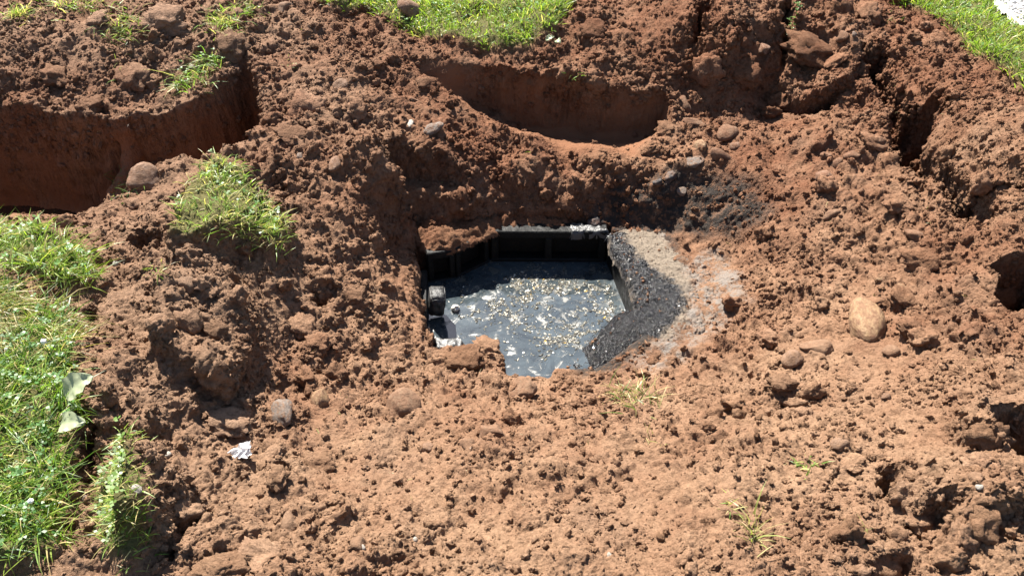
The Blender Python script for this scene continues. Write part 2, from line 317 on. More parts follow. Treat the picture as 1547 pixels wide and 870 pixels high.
# triangulate, then split long edges until the mesh is even on walls and fine close up
# undercut banks: the lip leans out over the hole below it
OFF = np.zeros((len(G), 2))
def lean(rim, zlo, ztop, vec, reach=.16):
    d = sdpoly(G, ats(rim)); wgt = smooth(zlo, ztop, H) * smooth(reach, .0, d); side = (G - ats(rim)[:, :2].mean(0)) @ (-np.array(vec)) > 0
    OFF[:] += np.where(side, wgt, 0)[:, None] * np.array(vec)
lean([(1322,66,0),(1346,70,0),(1370,120,0),(1392,148,0),(1440,150,0),(1412,192,-.02),(1388,212,-.04),(1368,192,-.05),(1348,150,-.05),(1330,105,-.02)], -.28, -.04, (-.045, -.025))
lean([(1394,196,-.03),(1428,215,-.02),(1466,250,-.02),(1516,305,0),(1502,330,-.03),(1455,318,-.08),(1420,282,-.08),(1402,250,-.07)], -.35, -.04, (-.055, -.04))
lean([(1176,80,.02),(1215,94,.02),(1262,90,.02),(1290,104,-.02),(1260,140,-.06),(1215,140,-.08),(1182,116,-.05)], -.35, .0, (0, -.09), .2)
lean([(-300,130,-.1),(0,150,-.11),(90,160,-.12),(170,172,-.13),(240,160,-.12),(300,140,-.08),(345,100,-.02),(300,252,-.08),(-300,345,0)], -.4, -.12, (0, -.03), .12)
lean([(608,88,-.03),(700,80,0),(830,100,-.02),(950,128,-.09),(1006,135,-.1),(1008,205,-.23),(830,205,-.23)], -.2, -.03, (0, -.03), .12)
V = np.c_[G + OFF, H, CUT, STAIN, ASH, ROUGH, LAWN]
ii = np.arange(nx * ny).reshape(ny, nx); a, b, c, d = ii[:-1, :-1].ravel(), ii[:-1, 1:].ravel(), ii[1:, 1:].ravel(), ii[1:, :-1].ravel()
T = np.vstack([np.c_[a, b, c], np.c_[a, c, d]])
def project(P):
    q = P - np.array([0, 0, CAM_H]); zc = q @ FW; return CX + F * q[:, 0] / zc, CY - F * (q @ UP) / zc, zc
def refine(V, T, maxlen):
    E = np.sort(np.vstack([T[:, [0, 1]], T[:, [1, 2]], T[:, [2, 0]]]), 1).astype(np.int64); key = E[:, 0] * len(V) + E[:, 1]
    uq, inv = np.unique(key, return_inverse=True); ea, eb = uq // len(V), uq % len(V); pa, pb = V[ea, :3], V[eb, :3]
    mid = (pa + pb) / 2; L = np.linalg.norm(pa - pb, axis=1); mk = L > maxlen(mid)
    idx = np.full(len(uq), -1); idx[mk] = len(V) + np.arange(mk.sum()); V = np.vstack([V, (V[ea[mk]] + V[eb[mk]]) / 2])
    n = len(T); m = idx[inv].reshape(3, n).T; cnt = (m >= 0).sum(1); out = [T[cnt == 0]]
    for r in range(3):
        t = np.roll(T, -r, 1); q = np.roll(m, -r, 1)
        s = (cnt == 1) & (q[:, 0] >= 0); t1, q1 = t[s], q[s]; out += [np.c_[t1[:, 0], q1[:, 0], t1[:, 2]], np.c_[q1[:, 0], t1[:, 1], t1[:, 2]]]
        s = (cnt == 2) & (q[:, 2] < 0); t1, q1 = t[s], q[s]; out += [np.c_[q1[:, 0], t1[:, 1], q1[:, 1]], np.c_[t1[:, 0], q1[:, 0], q1[:, 1]], np.c_[t1[:, 0], q1[:, 1], t1[:, 2]]]
    s = cnt == 3; t1, q1 = T[s], m[s]; out += [np.c_[t1[:, 0], q1[:, 0], q1[:, 2]], np.c_[q1[:, 0], t1[:, 1], q1[:, 1]], np.c_[q1[:, 2], q1[:, 1], t1[:, 2]], np.c_[q1[:, 0], q1[:, 1], q1[:, 2]]]
    return V, np.vstack(out)
def lod(P):
    px, py, zc = project(P); vis = (px > -120) & (px < 1670) & (py > -60) & (py < 930)
    return np.where(vis, np.maximum(.0048, .0034 * zc), .05)
for _ in range(4): V, T = refine(V, T, lod)
print('GROUND tris', len(T))
wv_ = V[:, 3] > .12; tt = T[wv_[T].any(1)]; ee = np.vstack([tt[:, [0, 1]], tt[:, [1, 2]], tt[:, [2, 0]]]); ee = np.vstack([ee, ee[:, ::-1]]); cn = np.bincount(ee[:, 0], minlength=len(V)).clip(1)
for _ in range(14):
    av = np.stack([np.bincount(ee[:, 0], V[ee[:, 1], q_], len(V)) for q_ in range(3)], 1) / cn[:, None]; V[wv_, :3] += .6 * (av[wv_] - V[wv_, :3])
# crumbly relief pushed along the surface normal
N = vnormals(V[:, :3], T); P = V[:, :3]; rgh = V[:, 6].astype(np.float32); brk = smooth(.0, .28, perlin(P * 4.5, 50) + .5 * perlin(P * 11, 51)); rgh = rgh + np.where(V[:, 3] > .05, (.9 - rgh).clip(0) * .75 * brk, 0)
V[:, 3] *= 1 - .8 * brk
wv = np.c_[perlin(P * 9, 41), perlin(P * 9, 42), perlin(P * 9, 43)] * .03
Q = P + wv; m = np.clip(.5 + 1.15 * perlin(P * 1.9, 44), .05, 1.25)
near_heap = ats([(560,640,-.2),(900,600,-.35),(1200,580,-.2),(1450,560,-.1),(1480,760,.05),(1400,960,0),(450,960,0),(470,760,-.1)]); m *= 1 - .15 * smooth(.12, -.12, sdpoly(P, near_heap))
def crumb(Q_, s_, a_): n_ = perlin(Q_, s_); return (1 - a_) * (np.abs(n_) - .22) + a_ * .7 * n_
D = rgh * (crumb(Q * 6.5, 45, .4) * .085 * m + crumb(Q * 15, 46, .4) * .058 * (.2 + m) + crumb(Q * 33, 47, .35) * .032 * (.4 + m)) \
    + (.25 + .75 * rgh) * (crumb(Q * 75, 48, .3) * .016 + crumb(P * 170, 49, .3) * .008)
D *= smooth(0, .1, np.minimum.reduce([P[:, 0] - X0, X1 - P[:, 0], Y1 - P[:, 1], P[:, 1] - Y0]))
VG = P + N * D[:, None]; NG = vnormals(VG, T)
ground_me = mesh_np('ground', VG, T, SOIL, True, dict(cut=V[:, 3], stain=V[:, 4], ash=V[:, 5], lawn=V[:, 7]))
ground = tag(link('ground', ground_me), kind='structure', label='dug over red brown soil with pits and ridges', cat='ground')
# plain lawn sheet carrying on round the dig, out to the horizon
k = NT('lawn_sheet'); pos = k.pos()
LAWNM = k.out(k.mix(k.noise(3, 6, .7, pos), (.05, .085, .018), (.12, .15, .045)), .9, k.bump(k.noise(60, 4, .7, pos), 1, .03), .2)
fr = []; BX = 120
LV = np.array([[-BX,-BX,0],[BX,-BX,0],[BX,BX,0],[-BX,BX,0],[X0,Y0,0],[X1,Y0,0],[X1,Y1,0],[X0,Y1,0]], float)
tag(link('lawn_ground', mesh_np('lawn_ground', LV, [[0,1,5,4],[1,2,6,5],[2,3,7,6],[3,0,4,7]], LAWNM, False)), 'flat green lawn beyond the dug soil', 'lawn', kind='structure')
bpy.context.view_layer.update()

def hit(px, py):
    """the point of the ground that a photo pixel falls on, and its normal"""
    d = Vector(ray(px, py)).normalized(); ok, p, n, _ = ground.ray_cast(Vector((0, 0, CAM_H)), d)
    if not ok: p, n = Vector(at(px, py, 0)), Vector((0, 0, 1))
    return p, n
def drop(x, y, top=1.5):
    ok, p, n, _ = ground.ray_cast(Vector((x, y, top)), Vector((0, 0, -1)))
    return (p, n) if ok else (Vector((x, y, 0)), Vector((0, 0, 1)))
def mpp(p): return float((np.array(p) - np.array([0, 0, CAM_H])) @ FW) / F      # metres per photo pixel at p
# area weighted random points of the ground in view
tri = VG[T]; tc = tri.mean(1); tn = np.cross(tri[:, 1] - tri[:, 0], tri[:, 2] - tri[:, 0]); ta = np.linalg.norm(tn, axis=1) / 2
px_, py_, _z = project(tc); TV = (px_ > -140) & (px_ < 1690) & (py_ > -70) & (py_ < 950)
tcut, tlawn, trough, tstain = (V[T[:, 0], q] for q in (3, 7, 6, 4))
def sample(n, wgt):
    p = np.cumsum(ta * wgt); idx = np.searchsorted(p, rng.random(n) * p[-1]).clip(0, len(T) - 1); r = rng.random((n, 2)); f = r.sum(1) > 1; r[f] = 1 - r[f]
    a, b, c = tri[idx, 0], tri[idx, 1], tri[idx, 2]
    return a + (b - a) * r[:, :1] + (c - a) * r[:, 1:], tn[idx] / (2 * ta[idx, None] + 1e-12), idx

# ------------------------------------------------------------------ the tank
def mat_black(name, col, rough, spec=.5, bumps=.5, sc_=60):
    k = NT(name); pos = k.pos(); c = k.mix(k.noise(14, 5, .65, pos), tuple(q * .5 for q in col), tuple(q * 1.6 for q in col))
    return k.out(c, k.maprange(k.noise(30, 3, .6, pos), .3, .7, rough * .6, rough * 1.4), k.bump(k.noise(sc_, 5, .7, pos), bumps, .01), spec)
BLOCKM = mat_black('sludge_coated_concrete', (.005, .005, .0046), .6, .2)
SLUDGE = mat_black('wet_black_sludge', (.0035, .0038, .005), .10, .5, 1., 150)
k = NT('sludge_grit'); pos = k.pos(); GRIT = k.out(k.mix(k.maprange(k.noise(260, 2, .6, pos), .56, .62), (.004, .0042, .005), (.11, .11, .12)), .14, None, .9)  # grey flecks in the black colour stand in for silvery sun glints
k = NT('dry_concrete'); pos = k.pos()
c_ = k.mix(k.noise(12, 5, .65, pos), (.145, .118, .090), (.225, .188, .148)); c_ = k.mix(k.maprange(k.noise(90, 3, .7, pos), .55, .7), c_, (.10, .075, .055))
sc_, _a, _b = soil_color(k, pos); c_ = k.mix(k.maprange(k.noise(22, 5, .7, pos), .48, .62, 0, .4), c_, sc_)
CONC = k.out(c_, .9, k.bump(k.noise(120, 4, .7, pos), .5, .005), .2)
k = NT('grey_wet_concrete'); pos = k.pos()
WETC = k.out(k.mix(k.noise(40, 5, .65, pos), (.010, .010, .010), (.075, .072, .068)), .35, k.bump(k.noise(90, 4, .7, pos), .7, .005), .5)
Z_RIM, Z_WATER = -.45, -.605
tank = link('septic_tank', None, loc=(.05, 2.55, -.85)); tank.empty_display_size = .1
tag(tank, 'square block lined underground tank with black sludge coated rim in the pit', 'tank')
TO = np.array([.05, 2.55, -.85])
def block_mesh(L, Ht, Th, ncell):
    bm = bmesh.new()
    def bx(x0, x1, y0, y1, z0, z1):
        r = bmesh.ops.create_cube(bm, size=1); bmesh.ops.transform(bm, matrix=Matrix.Translation(((x0 + x1) / 2, (y0 + y1) / 2, (z0 + z1) / 2)) @ Matrix.Diagonal((x1 - x0, y1 - y0, z1 - z0, 1)), verts=r['verts'])
    sh = .036; web = (L - ncell * (L / ncell - .05)) / (ncell + 1); cw = (L - (ncell + 1) * web) / ncell
    bx(0, L, 0, Th, Ht - sh, Ht); bx(0, L, 0, Th, 0, sh); bx(.002, L - .002, Th - .02, Th - .002, sh + .0005, Ht - sh - .0005)
    for q in range(ncell + 1): bx(q * (web + cw) + (.001 if q == 0 else 0), q * (web + cw) + web - (.001 if q == ncell else 0), .001, Th - .0205, sh + .0003, Ht - sh - .0003)
    bmesh.ops.bevel(bm, geom=list(bm.edges), offset=.004, segments=1, affect='EDGES')
    me = bpy.data.meshes.new('concrete_block'); bm.to_mesh(me); bm.free(); me.materials.append(BLOCKM); return me
def wall(p, q, top, n, cells, rows=2):
    p, q = np.array(p[:2]), np.array(q[:2]); e = q - p; Lw = np.linalg.norm(e); ang = math.atan2(e[1], e[0]); L = Lw / n - .006
    me = block_mesh(L, .185, .07, cells)
    for r in range(rows):
        for i in range(n):
            pt = p + e * (i / n) + e / Lw * .003
            o = link('concrete_block', me, tank, (pt[0] - TO[0], pt[1] - TO[1], top - .185 - r * .193 - TO[2]), (0, 0, ang))
# inner faces, ordered so that each block's thickness runs outwards (to the left of the direction of travel)
A0 = np.array([-.315, 2.12]); A1 = at(649, 427, Z_WATER); A2 = at(690, 420, Z_WATER); A3 = at(741, 389, Z_WATER); A4 = np.array([.418, 2.985]); A5 = np.array([.505, 2.47]); A6 = np.array([.23, 2.13])
A1 = np.array([A1[0] - .005, A1[1]]); A3 = np.array([A3[0], 2.99])
wall(A0, A1, Z_RIM - .08, 2, 1); wall(A1, A2, Z_RIM + .0, 1, 1); wall(A2, A3, Z_RIM + .004, 1, 1); wall(A3, A4, Z_RIM + .01, 1, 2)
# the right wall is plastered smooth
def prism(name, poly, z0, z1, mat, parent):
    bm = bmesh.new(); vs = [bm.verts.new((p[0] - TO[0], p[1] - TO[1], z0 - TO[2])) for p in poly]; f = bm.faces.new(vs)
    r = bmesh.ops.extrude_face_region(bm, geom=[f]); bmesh.ops.translate(bm, vec=(0, 0, z1 - z0), verts=[v for v in r['geom'] if isinstance(v, bmesh.types.BMVert)])
    bmesh.ops.recalc_face_normals(bm, faces=bm.faces); bmesh.ops.bevel(bm, geom=list(bm.edges), offset=.006, segments=2, affect='EDGES')
    me = bpy.data.meshes.new(name); bm.to_mesh(me); bm.free(); me.materials.append(mat); return link(name, me, parent)
prism('plastered_wall', [A4 + [.0, .02], A4 + [.10, .02], A5 + [.11, 0], A5], -1.0, Z_RIM - .022, BLOCKM, tank)
prism('plastered_wall', [A5 + [-.002, -.003], A5 + [.10, -.003], A6 + [.09, -.10], A6], -1.0, Z_RIM - .13, BLOCKM, tank)
def patch(name, poly, zf, res, mat, parent, drop_=.05, attrs=None):
    """lumpy sheet with a turned down edge, laid over the outline"""
    poly = np.asarray(poly)[:, :2]; lo, hi = poly.min(0) - res, poly.max(0) + res; mx, my = int((hi[0] - lo[0]) / res) + 2, int((hi[1] - lo[1]) / res) + 2
    X, Y = np.meshgrid(lo[0] + res * np.arange(mx), lo[1] + res * np.arange(my)); g = np.c_[X.ravel(), Y.ravel()]
    wq = g + .018 * np.c_[perlin(np.c_[g * 14, g[:, :1] * 0], 61), perlin(np.c_[g * 14, g[:, :1] * 0], 62)] + .008 * np.c_[perlin(np.c_[g * 45, g[:, :1] * 0], 63), perlin(np.c_[g * 45, g[:, :1] * 0], 64)]
    sd = sdpoly(wq, poly); z = zf(g, sd); z = z - drop_ * smooth(-.004, .012, sd); keep = sd < .012
    id_ = np.arange(mx * my).reshape(my, mx); qd = np.c_[id_[:-1, :-1].ravel(), id_[:-1, 1:].ravel(), id_[1:, 1:].ravel(), id_[1:, :-1].ravel()]
    qd = qd[keep[qd].all(1)]; used = np.unique(qd); mp = np.full(mx * my, -1); mp[used] = np.arange(len(used))
    VV = np.c_[g, z][used]; off = TO if parent is tank else np.zeros(3)
    return link(name, mesh_np(name, VV - off, mp[qd], mat, True, {n_: f_(g[used]) for n_, f_ in (attrs or {}).items()}), parent)
def nz(g, s, seed, b=True): 
    p = np.c_[g * s, np.zeros(len(g))]; return billow(p, seed) if b else perlin(p, seed)
slab = ats([(928,360,-.45),(944,350,-.45),(985,358,-.45),(1020,390,-.45),(1026,425,-.45),(1024,462,-.45),(996,488,-.45),(978,478,-.45),(966,432,-.45)])
def sludge_z(g, sd):
    dW = np.clip(sdpoly(g, slab), 0, 1); fall = smooth(.0, .26, dW - .01)
    return Z_RIM + .008 - .165 * fall * smooth(.62, .40, g[:, 0]) + .012 * (nz(g, 22, 73) - .2) + .010 * (nz(g, 75, 74) - .2) + .009 * (nz(g, 170, 75) - .2)
sl_poly = ats([(916,356,-.45),(936,354,-.45),(962,392,-.45),(1000,420,-.45),(1022,432,-.45),(1030,462,-.45),(1008,492,-.45),(984,512,-.46),(940,538,-.47),(890,552,-.5),(852,548,-.56),(880,520,-.58),(925,492,-.56),(964,472,-.46),(954,432,-.45)])
rim_poly = ats([(916,356,-.45),(940,346,-.45),(1000,350,-.45),(1052,386,-.45),(1088,430,-.45),(1084,476,-.45),(1044,514,-.45),(980,544,-.46),(900,562,-.5),(852,552,-.56),(880,520,-.58),(925,492,-.56),(964,472,-.46),(954,432,-.45)])
def f_slud(g): return smooth(.030, -.006, sdpoly(g, sl_poly) + .03 * nz(g, 30, 82, False) + .02 * nz(g, 80, 83, False))
def f_soil(g): return smooth(.0, .075, np.minimum(sdpoly(g, slab), sdpoly(g, sl_poly)) + .03 * nz(g, 16, 84, False))
def rim_z(g, sd): f_ = f_soil(g); return sludge_z(g, sd) * 1. + (1 - f_slud(g)) * -.004 + f_ * (.020 * (nz(g, 20, 85) - .2) + .016 * (nz(g, 48, 86) - .2) + .008 * (nz(g, 110, 87) - .2) - .008)
k = NT('rim_concrete_and_sludge'); pos = k.pos(); sl_a, so_a = k.attr('slud'), k.attr('soil')
cc_ = k.mix(k.noise(12, 5, .65, pos), (.150, .116, .084), (.225, .182, .138)); cc_ = k.mix(k.maprange(k.noise(90, 3, .7, pos), .55, .7), cc_, (.10, .075, .055))
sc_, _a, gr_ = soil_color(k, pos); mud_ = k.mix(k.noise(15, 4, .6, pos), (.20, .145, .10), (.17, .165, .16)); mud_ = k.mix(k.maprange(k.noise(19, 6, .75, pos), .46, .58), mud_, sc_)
cc_ = k.mix(so_a, cc_, mud_); smk = k.math('MULTIPLY', sl_a, k.maprange(k.noise(55, 5, .75, pos), .3, .5, .8, 1))
cc_ = k.mix(smk, cc_, k.mix(k.maprange(k.noise(240, 3, .7, pos), .56, .66), (.0040, .0042, .0055), (.075, .075, .085)))
RIMM = k.out(cc_, k.maprange(smk, 0, 1, .93, .2), k.bump(k.noise(170, 5, .8, pos), 1, .007), .32)
patch('rim_slab', rim_poly, rim_z, .0034, RIMM, tank, .03, dict(slud=f_slud, soil=f_soil))
# gritty wet nodules all over the sludge
lo, hi = sl_poly[:, :2].min(0), sl_poly[:, :2].max(0); gq = lo + (hi - lo) * rng.random((16000, 2)); sdq = sdpoly(gq, sl_poly); kp = sdq + .03 * nz(gq, 30, 82, False) < .016 * rng.random(len(gq)); gq, sdq = gq[kp], sdq[kp]; gz = sludge_z(gq, sdq); gq, gz = gq[gz > Z_WATER + .004], gz[gz > Z_WATER + .004]
VS, TS = [], []; v0, t0 = ICO[1]
for i_, q in enumerate(gq):
    s_ = .0007 + .0023 * rng.random() ** 4; VS.append(v0 * (1 + .3 * rng.normal(size=(12, 1)).clip(-1, 1)) * s_ * (.6 + .8 * rng.random(3)) + [q[0], q[1], gz[i_] + s_ * .3]); TS.append(t0 + i_ * 12)
tag(link('sludge_grit', mesh_np('sludge_grit', np.vstack(VS) - TO, np.vstack(TS), GRIT, False), tank), kind='stuff')
# soil crumbs fallen on the slab and the sludge
gq = lo + (hi + [.12, 0] - lo) * rng.random((2600, 2)); outer = ats([(930,350,-.45),(985,352,-.45),(1040,400,-.45),(1050,470,-.45),(1000,510,-.45),(900,556,-.45),(850,550,-.52),(880,515,-.55),(985,455,-.45)]); dq = sdpoly(gq, outer)
inn = (np.minimum(sdpoly(gq, slab), sdpoly(gq, sl_poly)) < 0) & (rng.random(2600) < np.exp(-np.abs(dq) / .018) * .5 + .012); gq = gq[inn]; on_sl = sdpoly(gq, sl_poly) < 0
gz = np.where(on_sl, sludge_z(gq, 0), Z_RIM + .003); VS, TS = [], []; v0, t0 = ICO[2]
for i_, q in enumerate(gq):
    s_ = .002 + .006 * rng.random() ** 3; VS.append(v0 * (1 + .9 * perlin(v0 * 1.7 + i_ * 3.3, 97)[:, None]) * s_ * (.7 + .6 * rng.random(3)) + [q[0], q[1], gz[i_] + s_ * .2]); TS.append(t0 + i_ * len(v0))
tag(link('fallen_soil', mesh_np('fallen_soil', np.vstack(VS), np.vstack(TS), CLOD, True), ground), kind='stuff')
near_slab = ats([(655,508,-.47),(694,508,-.47),(700,524,-.47),(658,527,-.47)])
patch('near_rim_slab', near_slab, lambda g, sd: -.476 + .012 * nz(g, 30, 76) + .008 * nz(g, 80, 79), .006, WETC, tank, .06)
# grey scraps of mortar on the back rim
lip = ats([(612,340,-.43),(634,366,-.43),(652,374,-.43),(690,369,-.43),(722,361,-.43),(754,346,-.43),(782,339,-.43),(836,339,-.43),(862,337,-.43),(866,330,-.43),(820,322,-.43),(740,308,-.43),(670,322,-.43)])
patch('soil_lip', lip, lambda g, sd: -.445 + .03 * smooth(0, -.06, sd) + .035 * (nz(g, 18, 91) - .1) + .02 * (nz(g, 45, 92) - .2) + .010 * (nz(g, 110, 93) - .2), .005, CLOD, ground, .02)
back_rim = ats([(860,336,-.43),(905,338,-.43),(920,350,-.44),(890,352,-.44),(862,350,-.44)])
patch('mortar_cap', back_rim, lambda g, sd: -.437 + .012 * nz(g, 25, 77) + .006 * nz(g, 70, 78), .006, WETC, tank, .04)

# murky water
def water_mat():
    k = NT('murky_water'); pos = k.pos(); n1 = k.noise(7, 4, .6, pos)
    n1 = k.noise(5, 6, .7, pos, 1.5); c = k.mix(k.maprange(n1, .35, .65), (.016, .022, .026), (.056, .070, .077))
    c = k.mix(k.maprange(k.noise(220, 2, .6, pos), .66, .72, 0, .5), c, (.30, .30, .27))
    film = k.maprange(k.noise(17, 8, .72, pos, .6), .53, .62, 0, .75); c = k.mix(film, c, k.mix(k.noise(90, 4, .7, pos), (.03, .029, .023), (.13, .12, .095)))
    m = k.out(c, k.maprange(film, 0, .75, .03, .4), k.bump(k.noise(9, 3, .5, pos), .03, .01), 1.0); return m
WATER = water_mat()
wp = [(-.36, 2.0), (.56, 2.0), (.56, 3.03), (-.40, 3.03)]
def sheet(name, poly, z, mat):
    me = bpy.data.meshes.new(name); me.from_pydata([(p[0], p[1], z) for p in poly], [], [list(range(len(poly)))]); me.materials.append(mat); return link(name, me)
tag(sheet('tank_water', wp, Z_WATER, WATER), 'murky blue grey waste water filling the open tank', 'water', kind='structure')
k = NT('muddy_puddle'); PUD = k.out((.05, .028, .018), .05, k.bump(k.noise(9, 2, .5, k.pos()), .04, .01), .5)
tag(sheet('trench_water', [(-3.3, 2.8), (-1.4, 2.8), (-1.2, 3.75), (-3.3, 3.75)], -.705, PUD), 'muddy water at the bottom of the deep trench', 'water', kind='structure')

# floating scum: countless wet scraps in drifts
def scum_mat():
    k = NT('floating_scum'); a = k.n('ShaderNodeAttribute', attribute_name='bcol'); return k.out(a.outputs['Color'], .18, k.bump(k.noise(200, 3, .7, k.pos()), .5, .004), .5)
SCUM = scum_mat()
DRIFT = [(812,425,45,16,260),(800,448,40,14,150),(755,462,28,12,90),(770,480,40,14,60),(850,440,45,20,110),(905,440,14,14,80),(918,468,16,20,90),(870,500,40,16,220),(845,520,30,14,120),(890,480,20,20,60),(800,505,40,20,40),(712,478,16,8,25),(930,485,18,14,90),(820,470,60,30,100),(880,430,30,10,50),(760,505,50,14,16),(810,540,30,8,14),(780,430,30,10,60),(700,440,20,14,10),(830,400,70,6,14)]
VS, TS, CS = [], [], []; nv = 0
for (cx, cy, sx, sy, n) in DRIFT:
    for _ in range(int(n * 9)):
        p = at(cx + rng.normal() * sx * .6, cy + rng.normal() * sy * .6, Z_WATER)
        if perlin(p[None] * 22, 95)[0] < -.02 + .25 * rng.random() and rng.random() > .12: continue
        if not (-.33 < p[0] < .47 and 2.1 < p[1] < 2.97): continue
        s = .0008 + .0046 * rng.random() ** 5; v, t = ICO[1]; v = v * (1 + .35 * rng.normal(size=(len(v), 1)).clip(-1, 1)) * s * np.array([1 + rng.random() * 1.4, .7 + .6 * rng.random(), .2])
        a = rng.random() * 6.28; Rm = np.array([[math.cos(a), -math.sin(a), 0], [math.sin(a), math.cos(a), 0], [0, 0, 1]])
        VS.append(v @ Rm.T + p + [0, 0, s * .15]); TS.append(t + nv); nv += len(v); r = rng.random()
        col = (.30, .275, .22) if r < .22 else (.14, .13, .10) if r < .62 else (.07, .066, .055) if r < .93 else (.42, .26, .05) if r < .945 else (.6, .58, .52)
        CS.append(np.tile([*(np.array(col) * (.75 + .4 * rng.random())), 1], (len(v), 1)))
tag(link('floating_scum', mesh_np('floating_scum', np.vstack(VS), np.vstack(TS), SCUM, True, None, np.vstack(CS))), 'cream and grey scum drifting on the tank water', 'scum', kind='stuff')
# dark clump of scum and the block that sticks out of the left wall
def lump_mesh(name, seed, mat, sub=3, amp=.25, freq=1.6, fine=.1, planes=0, flat=1., scale=(1, 1, 1)):
    v, t = ICO[sub]; r = np.random.default_rng(seed); v = v.copy()
    for _ in range(planes):
        n = r.normal(size=3); n /= np.linalg.norm(n); dd = .55 + .3 * r.random(); o = v @ n - dd; v = v - np.outer(np.maximum(o, 0) * .92, n)
    off = r.random(3) * 50
    d = 1 + amp * perlin(v * freq + off, seed) * 1.6 + fine * (billow(v * 3.4 + off, seed + 1) - .2) * 2 + fine * .7 * (billow(v * 8 + off, seed + 2) - .2) * 2 + fine * .35 * (billow(v * 17 + off, seed + 3) - .2) * 2
    v = v * d[:, None] * np.array(scale) * np.array([1, 1, flat]); return mesh_np(name, v, t, mat)
def rounded_box(name, sx, sy, sz, bev, mat, seed=1, amp=.004):
    bm = bmesh.new(); bmesh.ops.create_cube(bm, size=1); bmesh.ops.transform(bm, matrix=Matrix.Diagonal((sx, sy, sz, 1)), verts=bm.verts)
    bmesh.ops.bevel(bm, geom=list(bm.edges), offset=bev, segments=3, affect='EDGES'); bmesh.ops.triangulate(bm, faces=bm.faces)
    bmesh.ops.subdivide_edges(bm, edges=bm.edges, cuts=2, use_grid_fill=True); bmesh.ops.triangulate(bm, faces=bm.faces); bm.verts.ensure_lookup_table()
    v = np.array([q.co[:] for q in bm.verts]); t = np.array([[q.index for q in f.verts] for f in bm.faces]); bm.free()
    n = v / (np.linalg.norm(v, axis=1)[:, None] + 1e-9); v = v + n * (amp * perlin(v * 45, seed) + amp * billow(v * 110, seed + 1))[:, None]; return mesh_np(name, v, t, mat)
k = NT('crusted_block'); pos = k.pos(); nz_ = k.noise(60, 4, .65, pos)
CRUST = k.out(k.mix(k.maprange(nz_, .4, .6), (.005, .005, .0055), (.06, .058, .055)), .4, k.bump(k.noise(120, 4, .7, pos), .7, .006), .5)
pb = at(664, 452, -.51); o = link('protruding_block', rounded_box('protruding_block', .062, .085, .095, .006, CRUST, 5), tank, pb - TO - [.012, 0, .01], (0, R(8), R(8)))
k = NT('white_foam'); WHITE = k.out((.55, .52, .46), .6, None, .3)
pw = at(688, 468, Z_WATER); tag(link('foam_lump', rounded_box('foam_lump', .034, .028, .034, .009, WHITE, 9, .002), None, pw + [0, 0, .008], (.2, .3, .5)), 'small white block shaped lump floating beside the dark left wall', 'foam lump')

# ------------------------------------------------------------------ stones
STONE_ME = {}
def stone_mesh(mat, seed, planes=0, sub=3):
    key = (mat.name, seed, planes)
    if key not in STONE_ME: STONE_ME[key] = lump_mesh('stone', 100 + seed, mat, sub, .2, 1.1, .05, planes + 3)
    return STONE_ME[key]
def place(name, me, px, py, wpx, hpx, tilt=0, depth=1., sink=.35, label=None, cat=None, group=None, yaw=None):
    p, n = hit(px, py); s = mpp(p); rx, rz = wpx * s / 2, hpx * s / 2
    o = link(name, me); ry = (rx + rz) / 2 * depth
    # long axis in the picture plane, resting on the ground
    up = n.lerp(Vector((0, 0, 1)), .4).normalized(); right = Vector((1, 0, 0)); fwd = up.cross(right).normalized(); right = fwd.cross(up).normalized()
    M = Matrix((right, fwd, up)).transposed() @ Matrix.Rotation(R(tilt), 3, 'Z')
    foreshort = .78
    o.rotation_euler = M.to_euler(); o.scale = (rx, rz / foreshort, min(rx, rz) * .8 * depth)
    o.location = p + up * (o.scale[2] * (1 - 2 * sink))
    tag(o, label, cat, group); return o
